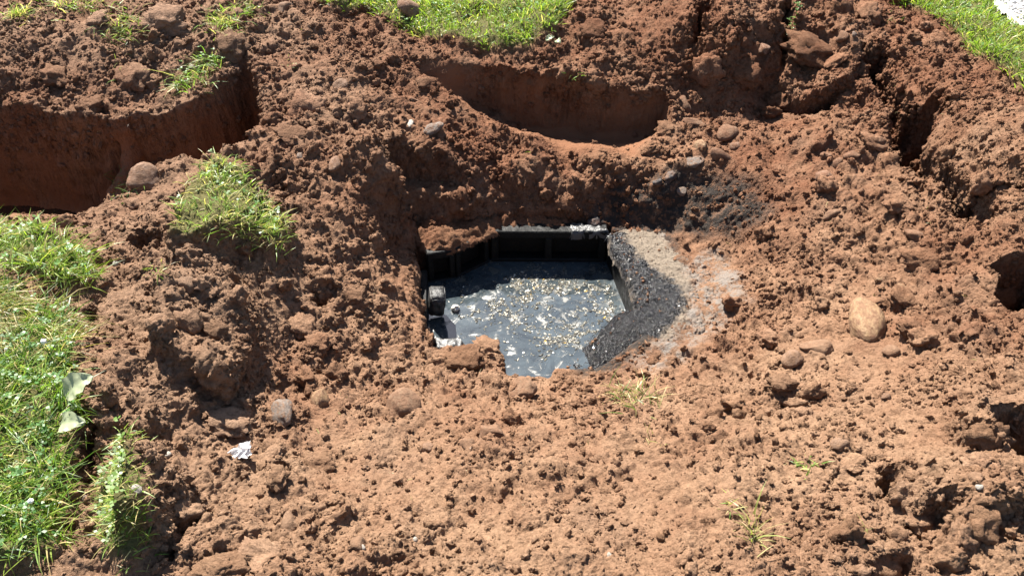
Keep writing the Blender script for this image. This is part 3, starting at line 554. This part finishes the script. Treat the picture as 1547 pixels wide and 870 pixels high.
S = [ # px, py, w, h, tilt, material, planes, label
 (1307,493,52,82,-10,ST_YEL,-3,'large smooth yellow oval cobble lying right of the tank'),
 (1232,528,48,32,0,ST_TAN,2,'angular tan stone beside the large yellow cobble'),
 (1196,541,32,27,0,ST_PINK,0,'small round pinkish stone in line with the yellow cobble'),
 (1347,532,26,20,0,ST_TAN,0,'little pale stone tucked below right of the yellow cobble'),
 (221,274,54,40,5,ST_PINK,-2,'big smooth pinkish boulder on the edge of the deep trench'),
 (616,14,42,34,-10,ST_PINK,1,'rounded tan stone at the corner of the far turf'),
 (485,606,27,31,10,ST_YEL,0,'pale round pebble on the slope left of the tank'),
 (788,591,46,38,0,ST_TAN,1,'dirty tan cobble in front of the tank opening'),
 (1033,159,22,29,15,ST_TAN,0,'upright oval stone at the end of the shaded pit'),
 (1275,55,22,20,0,ST_TAN,3,'angular tan stone on the overhanging clod'),
 (1154,76,20,22,0,ST_PINK,0,'round stone stuck in the dark far bank'),
 (1058,222,20,26,12,ST_YEL,0,'egg shaped tan pebble in the gravelly patch beyond the tank'),
 (1098,203,32,26,0,ST_TAN,2,'squarish tan stone in the gravelly patch beyond the tank'),
 (1111,221,20,15,0,ST_PINK,0,'flat little stone below the squarish tan stone'),
 (1043,186,48,15,-6,ST_TAN,2,'long flat stone lying above the egg shaped pebble'),
 (1086,236,36,18,0,ST_TAN,3,'broad flat pale stone beside the egg shaped pebble'),
 (1050,245,28,18,0,ST_GREY,2,'grey flat stone below the egg shaped pebble'),
 (515,130,24,18,0,ST_PINK,0,'rounded stone half buried between trench and shaded pit'),
 (655,196,34,20,0,ST_GREY,1,'dark stone sitting in a hollow left of the shaded pit'),
 (626,152,18,9,0,ST_TAN,1,'pale flat stone above the small hollow'),
 (620,188,10,20,0,ST_WHITE,2,'whitish chip at the left edge of the small hollow'),
 (453,238,11,13,0,ST_GREY,0,'small grey pebble right of the deep trench'),
 (504,250,20,30,0,ST_PINK,1,'reddish stone low on the spoil between trench and tank'),
 (428,625,34,42,20,ST_GREY,2,'grey rough stone among the clods left of the tank'),
 (1360,437,22,15,0,ST_YEL,1,'small yellowish stone at the foot of the dark clod'),
 (1330,423,14,8,0,ST_YEL,0,'tiny yellow chip above the large cobble'),
 (1247,236,18,14,0,ST_TAN,1,'rounded stone at the top of the cracked clod pile'),
 (1262,250,24,16,0,ST_TAN,2,'light flat stone in the cracked clod pile'),
 (1244,268,26,24,0,ST_PINK,1,'chunky stone at the bottom of the cracked clod pile'),
 (1288,236,26,15,0,ST_TAN,2,'flattened stone right of the cracked clod pile'),
 (1329,213,14,12,0,ST_TAN,0,'round stone on the slope below the long crack'),
 (920,838,9,8,0,ST_WHITE,0,'white pebble on the pale soil near a rough clod'),
 (627,815,8,7,0,ST_WHITE,0,'tiny white pebble on the smooth soil heap'),
 (548,827,9,9,0,ST_WHITE,1,'tiny white pebble beside a buried cobble'),
 (540,822,22,26,0,ST_TAN,0,'half buried tan cobble beside a tiny white pebble'),
 (1480,735,13,8,20,ST_WHITE,0,'white chip at the edge of the dark hollow'),
 (207,739,17,12,0,ST_WHITE,0,'smooth white pebble lying on the grass strip'),
 (252,687,14,9,0,ST_WHITE,2,'pale angular chip right of the grass strip'),
 (130,753,14,9,0,ST_GREY,2,'shiny grey chip between lawn and grass strip'),
 (175,399,11,8,0,ST_WHITE,0,'little white stone by the upper lawn edge'),
 (1030,290,18,12,0,ST_GREY,2,'grey sludge stained stone on the ridge behind the tank'),
 (1256,325,26,16,0,ST_TAN,2,'crumbly pale stone on the right slope'),
 (1383,357,34,22,0,ST_TAN,3,'pale blocky stone on the upper right slope'),
 (740,655,46,28,-8,ST_TAN,3,'flat topped tan stone in the near soil'),
 (708,672,26,22,0,ST_TAN,2,'tan stone leaning against the flat topped one'),
 (645,676,19,15,0,ST_PINK,2,'reddish stone in the near soil left of the flat topped one'),
 (1268,673,28,22,0,ST_PINK,1,'rounded stone in the pale soil right of the tank'),
 (1338,600,16,10,0,ST_PINK,0,'small round stone in the smooth soil below the yellow cobble'),
 (1475,722,22,18,0,ST_TAN,1,'pale stone above the white chip'),
 (437,792,26,30,0,ST_TAN,0,'smooth tan cobble in the near left soil'),
 (283,430,26,32,10,ST_TAN,3,'tall angular stone on the left shelf'),
 (610,613,50,42,0,ST_TAN,1,'big soil caked cobble above the near slope'),
 (1290,52,8,8,0,ST_GREY,0,'small grey pebble beside the overhanging clod'),
 (289,101,11,8,0,ST_WHITE,0,'white pebble in the trench bank by the hanging weeds'),
 (432,15,26,26,0,ST_PINK,2,'reddish stone at the far edge beside the turf'),
]
for i, (x, y, wd, ht, tl, mt, pl, lb) in enumerate(S):
    small = wd < 16
    place('pebble' if small else 'stone', stone_mesh(mt, i, pl, 2 if small else 4 if wd > 45 else 3), x, y, wd, ht, tl, 1., .40, lb, 'pebble' if small else 'stone')

# ------------------------------------------------------------------ clods of soil
CL = [lump_mesh('soil_clod', 300 + i, CLOD, 4, .34, 1.4, .24, (i % 3) * 2, .8) for i in range(12)]
CLb = [lump_mesh('soil_clod', 300 + i, CLOD, 3, .36, 1.4, .24, (i % 3) * 2, .8) for i in range(12)]
DK = [lump_mesh('soil_clod', 330 + i, DARK, 3, .3, 1.6, .16, 0, .8) for i in range(4)]
BIG = [ # px, py, w, h, tilt, label
 (1222,78,84,50,10,'large overhanging clod above the black cavity in the far bank'),
 (1270,20,60,36,0,'rough dark clod on the crest behind the overhanging clod'),
 (1312,20,34,36,0,'clod on the crest beside the rough dark clod'),
 (895,50,42,32,0,'smooth faced block of soil right of the far turf'),
 (1390,395,58,34,-15,'hollow shadowed clod on the right slope'),
 (1363,310,50,30,-10,'broad clod casting shade on the upper right slope'),
 (1362,455,50,40,30,'dark tilted clod above the yellow cobble'),
 (1375,498,42,32,0,'crumbling clod right of the yellow cobble'),
 (1305,465,52,26,0,'flat clod the yellow cobble leans on'),
 (1262,95,40,22,0,'clod wedged under the overhanging clod'),
 (465,165,52,40,-20,'slab of compacted soil right of the deep trench'),
 (440,205,46,30,0,'flat slab of soil below the compacted slab'),
 (540,165,34,26,0,'knobbly clod between trench and shaded pit'),
 (535,452,40,30,0,'clod on the slope left of the tank wall'),
 (480,518,38,34,0,'rounded clod pair low on the left slope'),
 (455,495,42,36,0,'dark sided clod on the left slope'),
 (285,488,40,34,0,'block of soil on the left shelf'),
 (320,440,30,24,0,'round clod under the grass sod'),
 (325,500,36,26,0,'crumbled clod beside the block on the left shelf'),
 (400,845,78,60,0,'big rounded clod at the near left'),
 (335,858,80,44,0,'broad clod below the hollow near the grass strip'),
 (345,640,66,44,0,'broken clod heap left of the paper scrap'),
 (480,700,46,30,0,'clod right of the paper scrap'),
 (410,690,40,26,30,'plate of soil standing beside the paper scrap'),
 (420,722,34,30,0,'dark clod below the plate of soil'),
 (735,530,46,34,0,'soil lump on the tank lip'),
 (890,548,40,24,0,'soil lump on the near tank edge'),
 (700,545,60,36,0,'wide soil clod before the tank lip'),
 (850,552,34,20,0,'crumbly soil lump hanging at the water edge'),
 (1400,790,70,40,0,'ragged clod over the dark hollow at the near right'),
 (1475,790,60,50,0,'rough clod right of the ragged one'),
 (1490,660,70,36,0,'overhanging slab of soil at the right edge'),
 (1480,700,46,34,0,'clod in the hollow under the overhanging slab'),
 (1330,855,60,36,0,'clod on the pale near right soil'),
 (1095,760,44,30,0,'clod near the dried grass wisps'),
 (1285,700,40,26,0,'smooth clod right of the small grass sprig'),
 (1240,722,34,24,0,'dark clod under the small grass sprig'),
 (250,35,60,40,0,'root bound clod on the trench bank'),
 (350,70,44,40,0,'reddish clod under the hanging grass'),
 (148,32,34,24,0,'flat clod at the top of the trench bank'),
 (140,160,40,30,0,'dark clod on the trench lip'),
 (90,120,46,34,0,'orange brown clod on the trench bank'),
 (200,120,50,40,0,'crumbly clod on the middle of the trench bank'),
 (1180,150,40,26,0,'clod left of the black cavity'),
 (1070,105,50,44,0,'lumpy clod in the shaded far bank'),
 (1125,110,46,40,0,'lumpy clod beside the round stone in the far bank'),
 (1320,215,44,24,0,'clod below the long crack'),
 (1510,450,40,36,0,'clod beside the dark hole at the right edge'),
 (1008,196,34,24,0,'crumbling clod at the right end of the shaded pit'),
 (984,226,28,18,0,'clod on the near rim of the shaded pit'),
 (645,128,34,24,0,'clod fallen at the left end of the shaded pit'),
 (770,192,26,18,0,'clod lying on the lit slope of the shaded pit'),
 (900,128,34,20,0,'ragged clod on the far lip of the shaded pit'),
 (800,104,36,18,0,'clod under the turf on the lip of the shaded pit'),
 (900,240,26,20,0,'round clod on the lit ridge behind the tank'),
]
for i, (x, y, wd, ht, tl, lb) in enumerate(BIG):
    place('soil_clod', CL[i % 12], x, y, wd, ht, tl, .9, .38, lb, 'soil clod')
# the rest of the larger clods: 240 more, described by where they lie
CUTW = (' lying', ' sitting', ' stuck', ' tucked', ' half ', ' on the', ' in the', ' at the', ' right of', ' left of', ' beside', ' above', ' below', ' between', ' under', ' casting', ' over the', ' near the', ' low on', ' by the', ' before', ' in front', ' leaning', ' hanging')
def short(l):
    if len(l.split()) <= 9: return 'the ' + l
    k_ = min([l.find(c_) for c_ in CUTW if l.find(c_) > 0] + [len(l)]); return 'the ' + (l[:k_] if len(l[:k_].split()) > 3 else ' '.join(l.split()))
NM = [o for o in COL.objects if o.get('category') in ('stone', 'pebble', 'soil clod')]; NAMES = [short(o['label']) for o in NM]; NPOS = np.array([o.location[:] for o in NM])
wgt = TV * (tcut < .15) * (tlawn < .1) * (trough > .5) * (tc[:, 2] > -.5) * (tn[:, 2] > 0)
pts, nrm, idx = sample(240, wgt); sz = np.sort(.013 + .030 * rng.random(240) ** 1.8)[::-1]
for i in range(240):
    p = Vector(pts[i]); s = sz[i]; st = tstain[idx[i]] > .4
    o = link('soil_clod', (DK[i % 4] if st else CLb[i % 12] if s < .026 else CL[i % 12])); o.rotation_euler = rng.random(3) * 6.28
    o.scale = s * (.75 + .5 * rng.random(3)); o.location = p + Vector(nrm[i]) * s * .22
    near = NAMES[int(np.argmin(np.linalg.norm(NPOS - np.array(p), axis=1)))]
    if len(near.split()) > 11: near = ' '.join(w_ for w_ in near.split()[:11])
    while near.split()[-1] in ('the', 'of', 'on', 'in', 'a', 'and', 'by', 'at', 'below', 'above', 'beside', 'right', 'left', 'near', 'under', 'dark', 'far', 'black', 'shaded', 'between', 'with', 'from', 'large', 'small', 'rough', 'ragged', 'yellow', 'smooth', 'tiny'): near = near.rsplit(' ', 1)[0]
    tag(o, ('black sludge stained clod beside ' if st else 'small loose soil clod beside ') + near, 'soil clod', 'small loose soil clods')
# crumbs: tens of thousands of small bits of soil, one object
src = bpy.data.collections.new('crumb_shapes')
for i in range(8):
    v = [lump_mesh('crumb', 400 + i, CLOD, 3, .5, 1.6, .34, (i % 3) * 2, .8)][0]; src.objects.link(bpy.data.objects.new('crumb', v))
NC = 90000
wgt = TV * (tlawn < .3) * (tc[:, 2] > -.52) * np.where(tcut > .3, .10, 1) * (.15 + trough) * (.3 + np.clip(perlin(tc * 3.1, 52) * 1.5 + .5, 0, 1.4))
wgt = wgt * np.where(sdpoly(tc, slab) < .0, 0, 1) * np.where(sdpoly(tc, sl_poly) < .01, 0.15, 1) * np.where(sdpoly(tc, pash) < 0, .2, 1) * (1 - .6 * tstain)
pts, nrm, idx = sample(NC, wgt); s = .0018 + .0098 * rng.random(NC) ** 5
s *= 1 + .25 * (pts[:, 1] > 3)
me = bpy.data.meshes.new('soil_crumbs'); me.vertices.add(NC); me.vertices.foreach_set('co', (pts + nrm * s[:, None] * .05).astype(np.float32).ravel())
for n_, ty, arr in (('csize', 'FLOAT_VECTOR', s[:, None] * (.65 + .8 * rng.random((NC, 3)))), ('crot', 'FLOAT_VECTOR', rng.random((NC, 3)) * 6.28)):
    a_ = me.attributes.new(n_, ty, 'POINT'); a_.data.foreach_set('value' if ty == 'FLOAT' else 'vector', arr.astype(np.float32).ravel())
me.materials.append(CLOD); crumbs = tag(link('soil_crumbs', me), 'loose crumbs of red brown soil strewn over the dig', 'soil crumbs', kind='stuff')
gn = bpy.data.node_groups.new('scatter_crumbs', 'GeometryNodeTree'); gn.interface.new_socket('Geometry', in_out='INPUT', socket_type='NodeSocketGeometry'); gn.interface.new_socket('Geometry', in_out='OUTPUT', socket_type='NodeSocketGeometry')
gi, go = gn.nodes.new('NodeGroupInput'), gn.nodes.new('NodeGroupOutput'); ip = gn.nodes.new('GeometryNodeInstanceOnPoints'); ci = gn.nodes.new('GeometryNodeCollectionInfo'); ci.inputs[0].default_value = src
ci.inputs['Separate Children'].default_value = True; ci.inputs['Reset Children'].default_value = True; ip.inputs['Pick Instance'].default_value = True
def na(name, ty):
    x = gn.nodes.new('GeometryNodeInputNamedAttribute'); x.data_type = ty; x.inputs[0].default_value = name; return [q for q in x.outputs if q.enabled][0]
gn.links.new(gi.outputs[0], ip.inputs['Points']); gn.links.new(ci.outputs[0], ip.inputs['Instance']); gn.links.new(na('csize', 'FLOAT_VECTOR'), ip.inputs['Scale'])
e2r = gn.nodes.new('FunctionNodeEulerToRotation'); gn.links.new(na('crot', 'FLOAT_VECTOR'), e2r.inputs[0]); gn.links.new(e2r.outputs[0], ip.inputs['Rotation'])
gn.links.new(ip.outputs[0], go.inputs[0]); md = crumbs.modifiers.new('scatter', 'NODES'); md.node_group = gn

# ------------------------------------------------------------------ grass
def blades(P, Nn, length, width, lean, pal, rs, nseg=3, dirbias=None):
    """curved tapering blades, one strip each; returns verts, quads, colours"""
    n = len(P); az = rs.random(n) * 6.283; dr = np.c_[np.cos(az), np.sin(az), np.zeros(n)]
    if dirbias is not None: dr = dr + np.asarray(dirbias); dr /= np.linalg.norm(dr, axis=1)[:, None]
    L = length[0] + (length[1] - length[0]) * rs.random(n) ** 1.4; W = width * (.6 + .8 * rs.random(n)); ln = lean[0] + (lean[1] - lean[0]) * rs.random(n)
    up = Nn * .4 + np.array([0, 0, .6]); up /= np.linalg.norm(up, axis=1)[:, None]
    side = np.cross(dr, up); tw = rs.normal(size=(n, 3)) * .5; side = side + tw; side /= np.linalg.norm(side, axis=1)[:, None] + 1e-9
    bend = .5 + rs.random(n) * 1.1; pos = P - up * .004; VV = []; CC = []
    ci = rs.choice(len(pal), n, p=[q[1] for q in pal]); col = np.array([q[0] for q in pal])[ci] * (.7 + .6 * rs.random((n, 1)))
    for k_ in range(nseg + 1):
        t = k_ / nseg; ang = ln + bend * t; wd = W * (1 - t) ** .7 * (1 if k_ < nseg else 0) + .0002
        VV += [pos - side * wd[:, None] / 2, pos + side * wd[:, None] / 2]; cc = col * (.8 + .4 * t); CC += [np.c_[cc, np.ones(n)]] * 2
        pos = pos + (up * np.cos(ang)[:, None] + dr * np.sin(ang)[:, None]) * (L / nseg)[:, None]
    m_ = 2 * (nseg + 1); VV = np.stack(VV, 1).reshape(-1, 3); CC = np.stack(CC, 1).reshape(-1, 4); b = np.arange(n)[:, None] * m_
    Q = np.vstack([np.c_[b + 2 * k_, b + 2 * k_ + 1, b + 2 * k_ + 3, b + 2 * k_ + 2] for k_ in range(nseg)]); return VV, Q, CC
PAL = [((0.173, 0.262, 0.033), .48), ((0.269, 0.346, 0.051), .28), ((0.070, 0.128, 0.020), .12), ((0.422, 0.346, 0.154), .12)]
PAL_DRY = [((0.179, 0.282, 0.045), .35), ((0.256, 0.333, 0.077), .3), ((0.500, 0.422, 0.192), .3), ((0.090, 0.141, 0.026), .05)]
PAL_L = [((0.141, 0.237, 0.033), .40), ((0.237, 0.320, 0.049), .28), ((0.045, 0.102, 0.018), .20), ((0.422, 0.346, 0.154), .12)]
def clover(P, s, rs, col):
    """three rounded leaflets on a short stalk"""
    VV, QQ, CC = [], [], []; k_ = 0
    for p in P:
        h = .02 + .03 * rs.random(); a0 = rs.random() * 6.28; tl = rs.normal(size=2) * .3; c = np.array(col) * (.7 + .6 * rs.random())
        for q in range(3):
            a = a0 + q * 2.094; dx = np.array([math.cos(a), math.sin(a), .15 + tl[0] * math.cos(a)]); sy = np.array([-math.sin(a), math.cos(a), tl[1] * .4]); o = p + np.array([0, 0, h])
            ss = s * (.8 + .5 * rs.random()); VV += [o, o + dx * ss * .7 + sy * ss * .5, o + dx * ss * 1.15, o + dx * ss * .7 - sy * ss * .5]; QQ.append([k_, k_ + 1, k_ + 2, k_ + 3]); k_ += 4
            CC += [[*c, 1]] * 4
    return np.array(VV), np.array(QQ), np.array(CC)
def join(parts):
    off = 0; VV, QQ, CC = [], [], []
    for v, q, c in parts: VV.append(v); QQ.append(q + off); CC.append(c); off += len(v)
    return np.vstack(VV), np.vstack(QQ), np.vstack(CC)
cold = TV & (tn[:, 2] > 0)
def poly_points(poly, n, rs, feather=.02):
    lo, hi = poly.min(0) - .06, poly.max(0) + .06; sel = np.where((tc[:, 0] > lo[0]) & (tc[:, 0] < hi[0]) & (tc[:, 1] > lo[1]) & (tc[:, 1] < hi[1]) & (np.abs(tc[:, 0]) < 3.3) & (px_ > -160) & (px_ < 1710) & (py_ > -110) & (py_ < 960))[0]
    q = tc[sel]; sd = sdpoly(q + .02 * np.c_[perlin(q * 11, 55), perlin(q * 11, 56), perlin(q * 11, 57)], poly); wg = np.zeros(len(tc)); wg[sel] = smooth(feather, -feather, sd) * np.clip(.6 + 1.2 * perlin(q * 9, 58), .22, 1)
    return sample(n, wg)[:2]
def turf(name, poly, n, length, width, lean, pal, label, cat, nclover=0, ccol=(.09, .2, .04), csize=.009, parent=None, bias=None):
    rs = np.random.default_rng(abs(hash(label)) % 1000 if False else len(label) * 7 + n); P, Nn = poly_points(poly, n, rs); parts = [blades(P, Nn, length, width, lean, pal, rs, 3, bias)]
    if nclover: parts.append(clover(poly_points(poly, nclover, rs)[0], csize, rs, ccol))
    v, q, c = join(parts); o = link(name, mesh_np(name, v, q, GRASS, False, None, c), parent); o['kind'] = 'stuff'
    if label: tag(o, label, cat)
    return o
turf('lawn_grass', P_LAWN_TOP, 14000, (.025, .075), .0052, (.1, 1.0), PAL, 'bright green lawn turf at the far edge above the shaded pit', 'grass', 300)
turf('lawn_grass', P_LAWN_RIGHT, 13000, (.025, .075), .0052, (.1, 1.0), PAL, 'green lawn strip between the soil bank and the gravel path', 'grass', 300)
turf('lawn_grass', P_LAWN_LEFT, 7500, (.035, .12), .0040, (.3, 1.4), PAL_L, 'long grass and clover along the left edge of the dig', 'grass', 420, (.07, .17, .035), .009)
turf('lawn_grass', P_LAWN_LEFT2, 3500, (.04, .11), .004, (.4, 1.35), PAL, 'grass tongue beside the deep trench on the left', 'grass', 120)
turf('turf_sod', P_SOD, 2000, (.03, .085), .0038, (.3, 1.3), PAL_DRY, 'loose tilted grass sod lying between trench and tank', 'grass sod', 40)
turf('grass_strip', P_STRIP, 1000, (.02, .06), .0036, (.4, 1.4), PAL_DRY, 'narrow strip of torn grass on the left shelf', 'grass', 50, (.12, .2, .04))
# flattened hay on top of the left lawn
P_HAY = ats([(-60,440,.08),(60,445,.08),(105,480,.08),(95,540,.08),(30,520,.08),(-60,540,.08)])
turf('cut_hay', P_HAY, 900, (.08, .18), .003, (1.0, 1.6), [((.42, .34, .15), .55), ((.30, .24, .09), .25), ((.2, .24, .06), .2)], 'flattened straw coloured cut grass on top of the left lawn', 'hay', bias=(.5, -.4, 0))
def tuft(px, py, n, spread, length, width, pal, label, lean=(.3, 1.4), group=None, bias=None, name='grass_tuft', nclover=0):
    rs = np.random.default_rng(int(px * 7 + py)); P = []; Nn = []
    for _ in range(n):
        p, nn = hit(px + rs.normal() * spread[0], py + rs.normal() * spread[1]); P.append(p[:]); Nn.append(nn[:])
    P, Nn = np.array(P), np.array(Nn); parts = [blades(P, Nn, length, width, lean, pal, rs, 3, bias)]
    if nclover: parts.append(clover(P[:nclover], .008, rs, (.1, .2, .04)))
    v, q, c = join(parts); o0 = P.mean(0); tag(link(name, mesh_np(name, v - o0, q, GRASS, False, None, c), None, o0), label, 'grass', group)
PG = [((0.179, 0.307, 0.051), .6), ((0.320, 0.384, 0.102), .25), ((0.500, 0.461, 0.218), .15)]; PS = [((.42, .36, .17), .6), ((.25, .27, .08), .4)]
tuft(955, 602, 110, (20, 8), (.04, .11), .004, [((.10, .19, .03), .35), ((.40, .34, .16), .65)], 'small uprooted tuft of grass on the soil in front of the tank')
tuft(1222, 705, 30, (10, 6), (.025, .06), .0045, PG, 'tiny green sprig on the pale soil beside a dark clod')
tuft(1108, 766, 20, (6, 5), (.025, .05), .004, PG, 'very small green sprig left of the dried wisps')
tuft(1138, 805, 40, (5, 16), (.05, .10), .0038, PS, 'thin dried grass wisps on the near soil')
tuft(1298, 800, 10, (8, 5), (.02, .05), .003, PG, 'faint sprig of grass on the smooth near right soil')
tuft(985, 662, 8, (14, 6), (.04, .07), .003, PS, 'few straw blades lying below the uprooted tuft')
tuft(868, 113, 22, (7, 4), (.025, .06), .004, PG, 'green tuft growing from the lip of the shaded pit')
tuft(30, 22, 150, (9, 4), (.05, .12), .004, PAL_DRY, 'pale grass tuft on the left end of the trench bank', bias=(.3, -.4, 0))
tuft(112, 8, 260, (30, 7), (.04, .10), .004, PAL_DRY, 'mossy yellow green grass patch on the crest of the trench bank')
tuft(190, 42, 200, (14, 12), (.04, .11), .004, PAL_DRY, 'trailing pale grass tuft in the middle of the trench bank', bias=(.2, -.5, 0))
tuft(338, 34, 200, (12, 9), (.07, .14), .0038, PAL_DRY, 'grass tuft drooping over the red clod above the trench', bias=(.3, -.8, 0))
tuft(372, 16, 130, (12, 8), (.03, .08), .004, PG, 'bright green tuft where the trench bank meets the spoil')
tuft(312, 98, 110, (14, 8), (.05, .13), .0038, PG, 'leafy weed hanging over the dark trench', bias=(.1, -.9, 0), nclover=14)
tuft(285, 122, 100, (14, 8), (.05, .15), .0038, PG, 'trailing weed stems dangling into the trench below the white pebble', bias=(.0, -1., 0), nclover=14)
tuft(190, 282, 60, (10, 12), (.04, .10), .004, [((.05, .10, .02), .6), ((.12, .2, .04), .4)], 'shaded grass tuft beside the pinkish boulder')
tuft(180, 100, 6, (8, 14), (.06, .11), .003, PG, 'single yellow green stem trailing down the trench bank', bias=(0, -1, 0))
tuft(435, 97, 10, (9, 5), (.02, .05), .004, PG, 'little green sprig on the spoil right of the trench')
tuft(237, 408, 30, (10, 6), (.02, .05), .0035, PAL_DRY, 'sparse yellowish blades on the left shelf below the sod')
tuft(1347, 32, 14, (8, 4), (.03, .06), .004, PAL_DRY, 'pale blades at the crest by the right lawn')
tuft(1470, 82, 16, (6, 4), (.02, .05), .005, PG, 'green tuft at the corner of the right lawn')
tuft(1203, 12, 16, (3, 8), (.02, .04), .005, PG, 'green weed on the crest of the far bank', nclover=14)
tuft(1192, 46, 12, (4, 10), (.02, .04), .005, PG, 'green weed stem hanging down the dark far bank', nclover=12, bias=(0, -.8, 0))
tuft(1320, 447, 3, (2, 1), (.012, .02), .004, PG, 'single tiny green shoot above the yellow cobble')

# bits of straw and root strewn over the soil
sp, sn, _ = sample(420, TV * (tlawn < .1) * (tcut < .2) * (tc[:, 2] > -.44)); rs = np.random.default_rng(3)
v, q, c = blades(sp + sn * .004, sn, (.012, .05), .0022, (1.3, 1.6), [((.36, .29, .15), .6), ((.16, .09, .05), .25), ((.14, .2, .04), .15)], rs)
tag(link('straw_bits', mesh_np('straw_bits', v, q, GRASS, False, None, c)), 'thin bits of straw and root scattered over the soil', 'straw', kind='stuff')
# broad dock leaves
def leaf_mat(name, c1, c2):
    k = NT(name); oc = k.n('ShaderNodeTexCoord').outputs['Object']; c = k.mix(k.noise(30, 4, .6, oc), c1, c2); k.out(c, .38, k.bump(k.noise(60, 3, .6, oc), .3, .003), .5)
    tr = k.n('ShaderNodeBsdfTranslucent'); k.l(c, tr.inputs[0]); mx = k.n('ShaderNodeMixShader'); mx.inputs[0].default_value = .3
    k.l(k.b.outputs[0], mx.inputs[1]); k.l(tr.outputs[0], mx.inputs[2]); k.l(mx.outputs[0], k.t.nodes['Material Output'].inputs[0]); return k.m
LEAF = leaf_mat('dock_leaf', (.28, .33, .17), (.42, .45, .29))
def leaf_mesh(L, W, curl, seed):
    r = np.random.default_rng(seed); VV = []; nu, nw = 14, 8
    for i in range(nu + 1):
        u = i / nu; half = W * (math.sin(math.pi * min(u, .999) ** .75) ** .75) + .0008
        for j in range(nw + 1):
            q = 2 * j / nw - 1; z = curl * math.sin(u * 2.6) * L + .25 * abs(q) * half + .004 * math.sin(u * 22 + q * 3) * abs(q) + .002 * r.normal() * abs(q)
            VV.append((u * L, q * half * (1 + .05 * r.normal()), z))
    q = [[i * (nw + 1) + j, i * (nw + 1) + j + 1, (i + 1) * (nw + 1) + j + 1, (i + 1) * (nw + 1) + j] for i in range(nu) for j in range(nw)]
    return mesh_np('dock_leaf', VV, q, LEAF)
for (px, py, L, W, az, pit, lb) in ((104, 612, .098, .034, 22, -22, 'broad pale green leaf sticking out of the left lawn over the soil'), (98, 655, .085, .026, -8, -12, 'folded broad leaf drooping below the larger pale leaf'),
                                    (824, 66, .045, .014, 10, -15, 'small oval leaf at the edge of the far turf'), (840, 66, .035, .015, -50, 5, 'short green leaf beside the small oval leaf')):
    p, n = hit(px, py); tag(link('broad_leaf', leaf_mesh(L, W, .24, int(px)), None, p + Vector((0, 0, .035 if px < 200 else .015)), (R(25), R(pit), R(az))), lb, 'leaf')
# clover flower heads
k = NT('white_petal'); PET = k.out((.78, .77, .70), .7, None, .2)
k = NT('stem_green'); STEM = k.out((.16, .24, .05), .5, None, .3)
for (px, py, s, lb) in ((80, 545, .0075, 'round white clover flower in the left lawn'), (64, 786, .006, 'small white clover flower near the soil edge of the left lawn')):
    p, n = hit(px, py); r_ = link('clover_flower', None, loc=p); r_.empty_display_size = .02; tag(r_, lb, 'flower')
    link('flower_head', lump_mesh('flower_head', int(px), PET, 3, .1, 2, .25), r_, (0, 0, .075), None, (s, s, s))
    st = np.array([[math.cos(a) * .001, math.sin(a) * .001, z] for z in (-.01, .07) for a in np.linspace(0, 6.28, 6)[:5]]); link('flower_stem', mesh_np('flower_stem', st, [[i, (i + 1) % 5, 5 + (i + 1) % 5, 5 + i] for i in range(5)], STEM), r_)
# scrap of white paper
k = NT('white_paper'); PAPER = k.out(k.mix(k.noise(40, 3, .6, k.pos()), (.40, .385, .38), (.55, .535, .54)), .7, None, .2)
rs = np.random.default_rng(5); gxx, gyy = np.meshgrid(np.linspace(-1, 1, 17), np.linspace(-1, 1, 11)); pv = np.c_[gxx.ravel() * .05, gyy.ravel() * .024 * (1 + .4 * np.sin(gxx.ravel() * 2)), np.zeros(187)]
pv[:, 2] = .022 * np.abs(perlin(np.c_[pv[:, :2] * 34, np.zeros(187)], 88)) * 1.6; pv[:, :2] += .006 * np.c_[perlin(pv * 60, 89), perlin(pv * 60, 90)]
pq = [[j * 17 + i, j * 17 + i + 1, (j + 1) * 17 + i + 1, (j + 1) * 17 + i] for j in range(10) for i in range(16)]
p, n = hit(361, 688); pm = mesh_np('paper_scrap', pv, pq, PAPER, False); pm.materials[0] = PAPER
tag(link('paper_scrap', pm, None, p + Vector((0, 0, .010)), (R(12), R(-10), R(15)), (.78, .78, .9)), 'crumpled scrap of white paper on the soil between the clods', 'paper')

# gravel path beyond the right lawn
PATH = ats([(1478,-20,.0),(1500,14,.0),(1528,42,.0),(1560,66,.0),(1800,200,.0),(1900,120,0),(1640,-60,.0),(1500,-60,0)])
k = NT('pale_gravel'); gpos = k.pos(); GRAVM = k.out(k.mix(k.noise(80, 4, .7, gpos), (.42, .40, .38), (.66, .64, .62)), .85, k.bump(k.noise(120, 4, .7, gpos), .8, .008), .2)
patch('gravel_path', PATH, lambda g, sd: .050 + .006 * nz(g, 40, 81) + 0 * sd, .012, GRAVM, None, .06)
tag(bpy.data.objects['gravel_path'], 'pale grey gravel path past the right lawn', 'path', kind='structure')
lo, hi = PATH[:, :2].min(0), PATH[:, :2].max(0); gp = lo + (hi - lo) * rng.random((9000, 2)); gp = gp[sdpoly(gp, PATH) < -.01]; VS, TS = [], []; v0, t0 = ICO[1]
for i, q in enumerate(gp): VS.append(v0 * (.003 + .007 * rng.random() ** 2) * (.7 + .6 * rng.random(3)) + [q[0], q[1], .054]); TS.append(t0 + i * len(v0))
tag(link('path_gravel', mesh_np('path_gravel', np.vstack(VS), np.vstack(TS), GRAVM)), 'loose pale gravel chips covering the path', 'gravel', kind='stuff')
print('TOTAL tris', sum(len(o.data.loop_triangles) if o.type == 'MESH' and not o.data.calc_loop_triangles() else 0 for o in sc.objects))
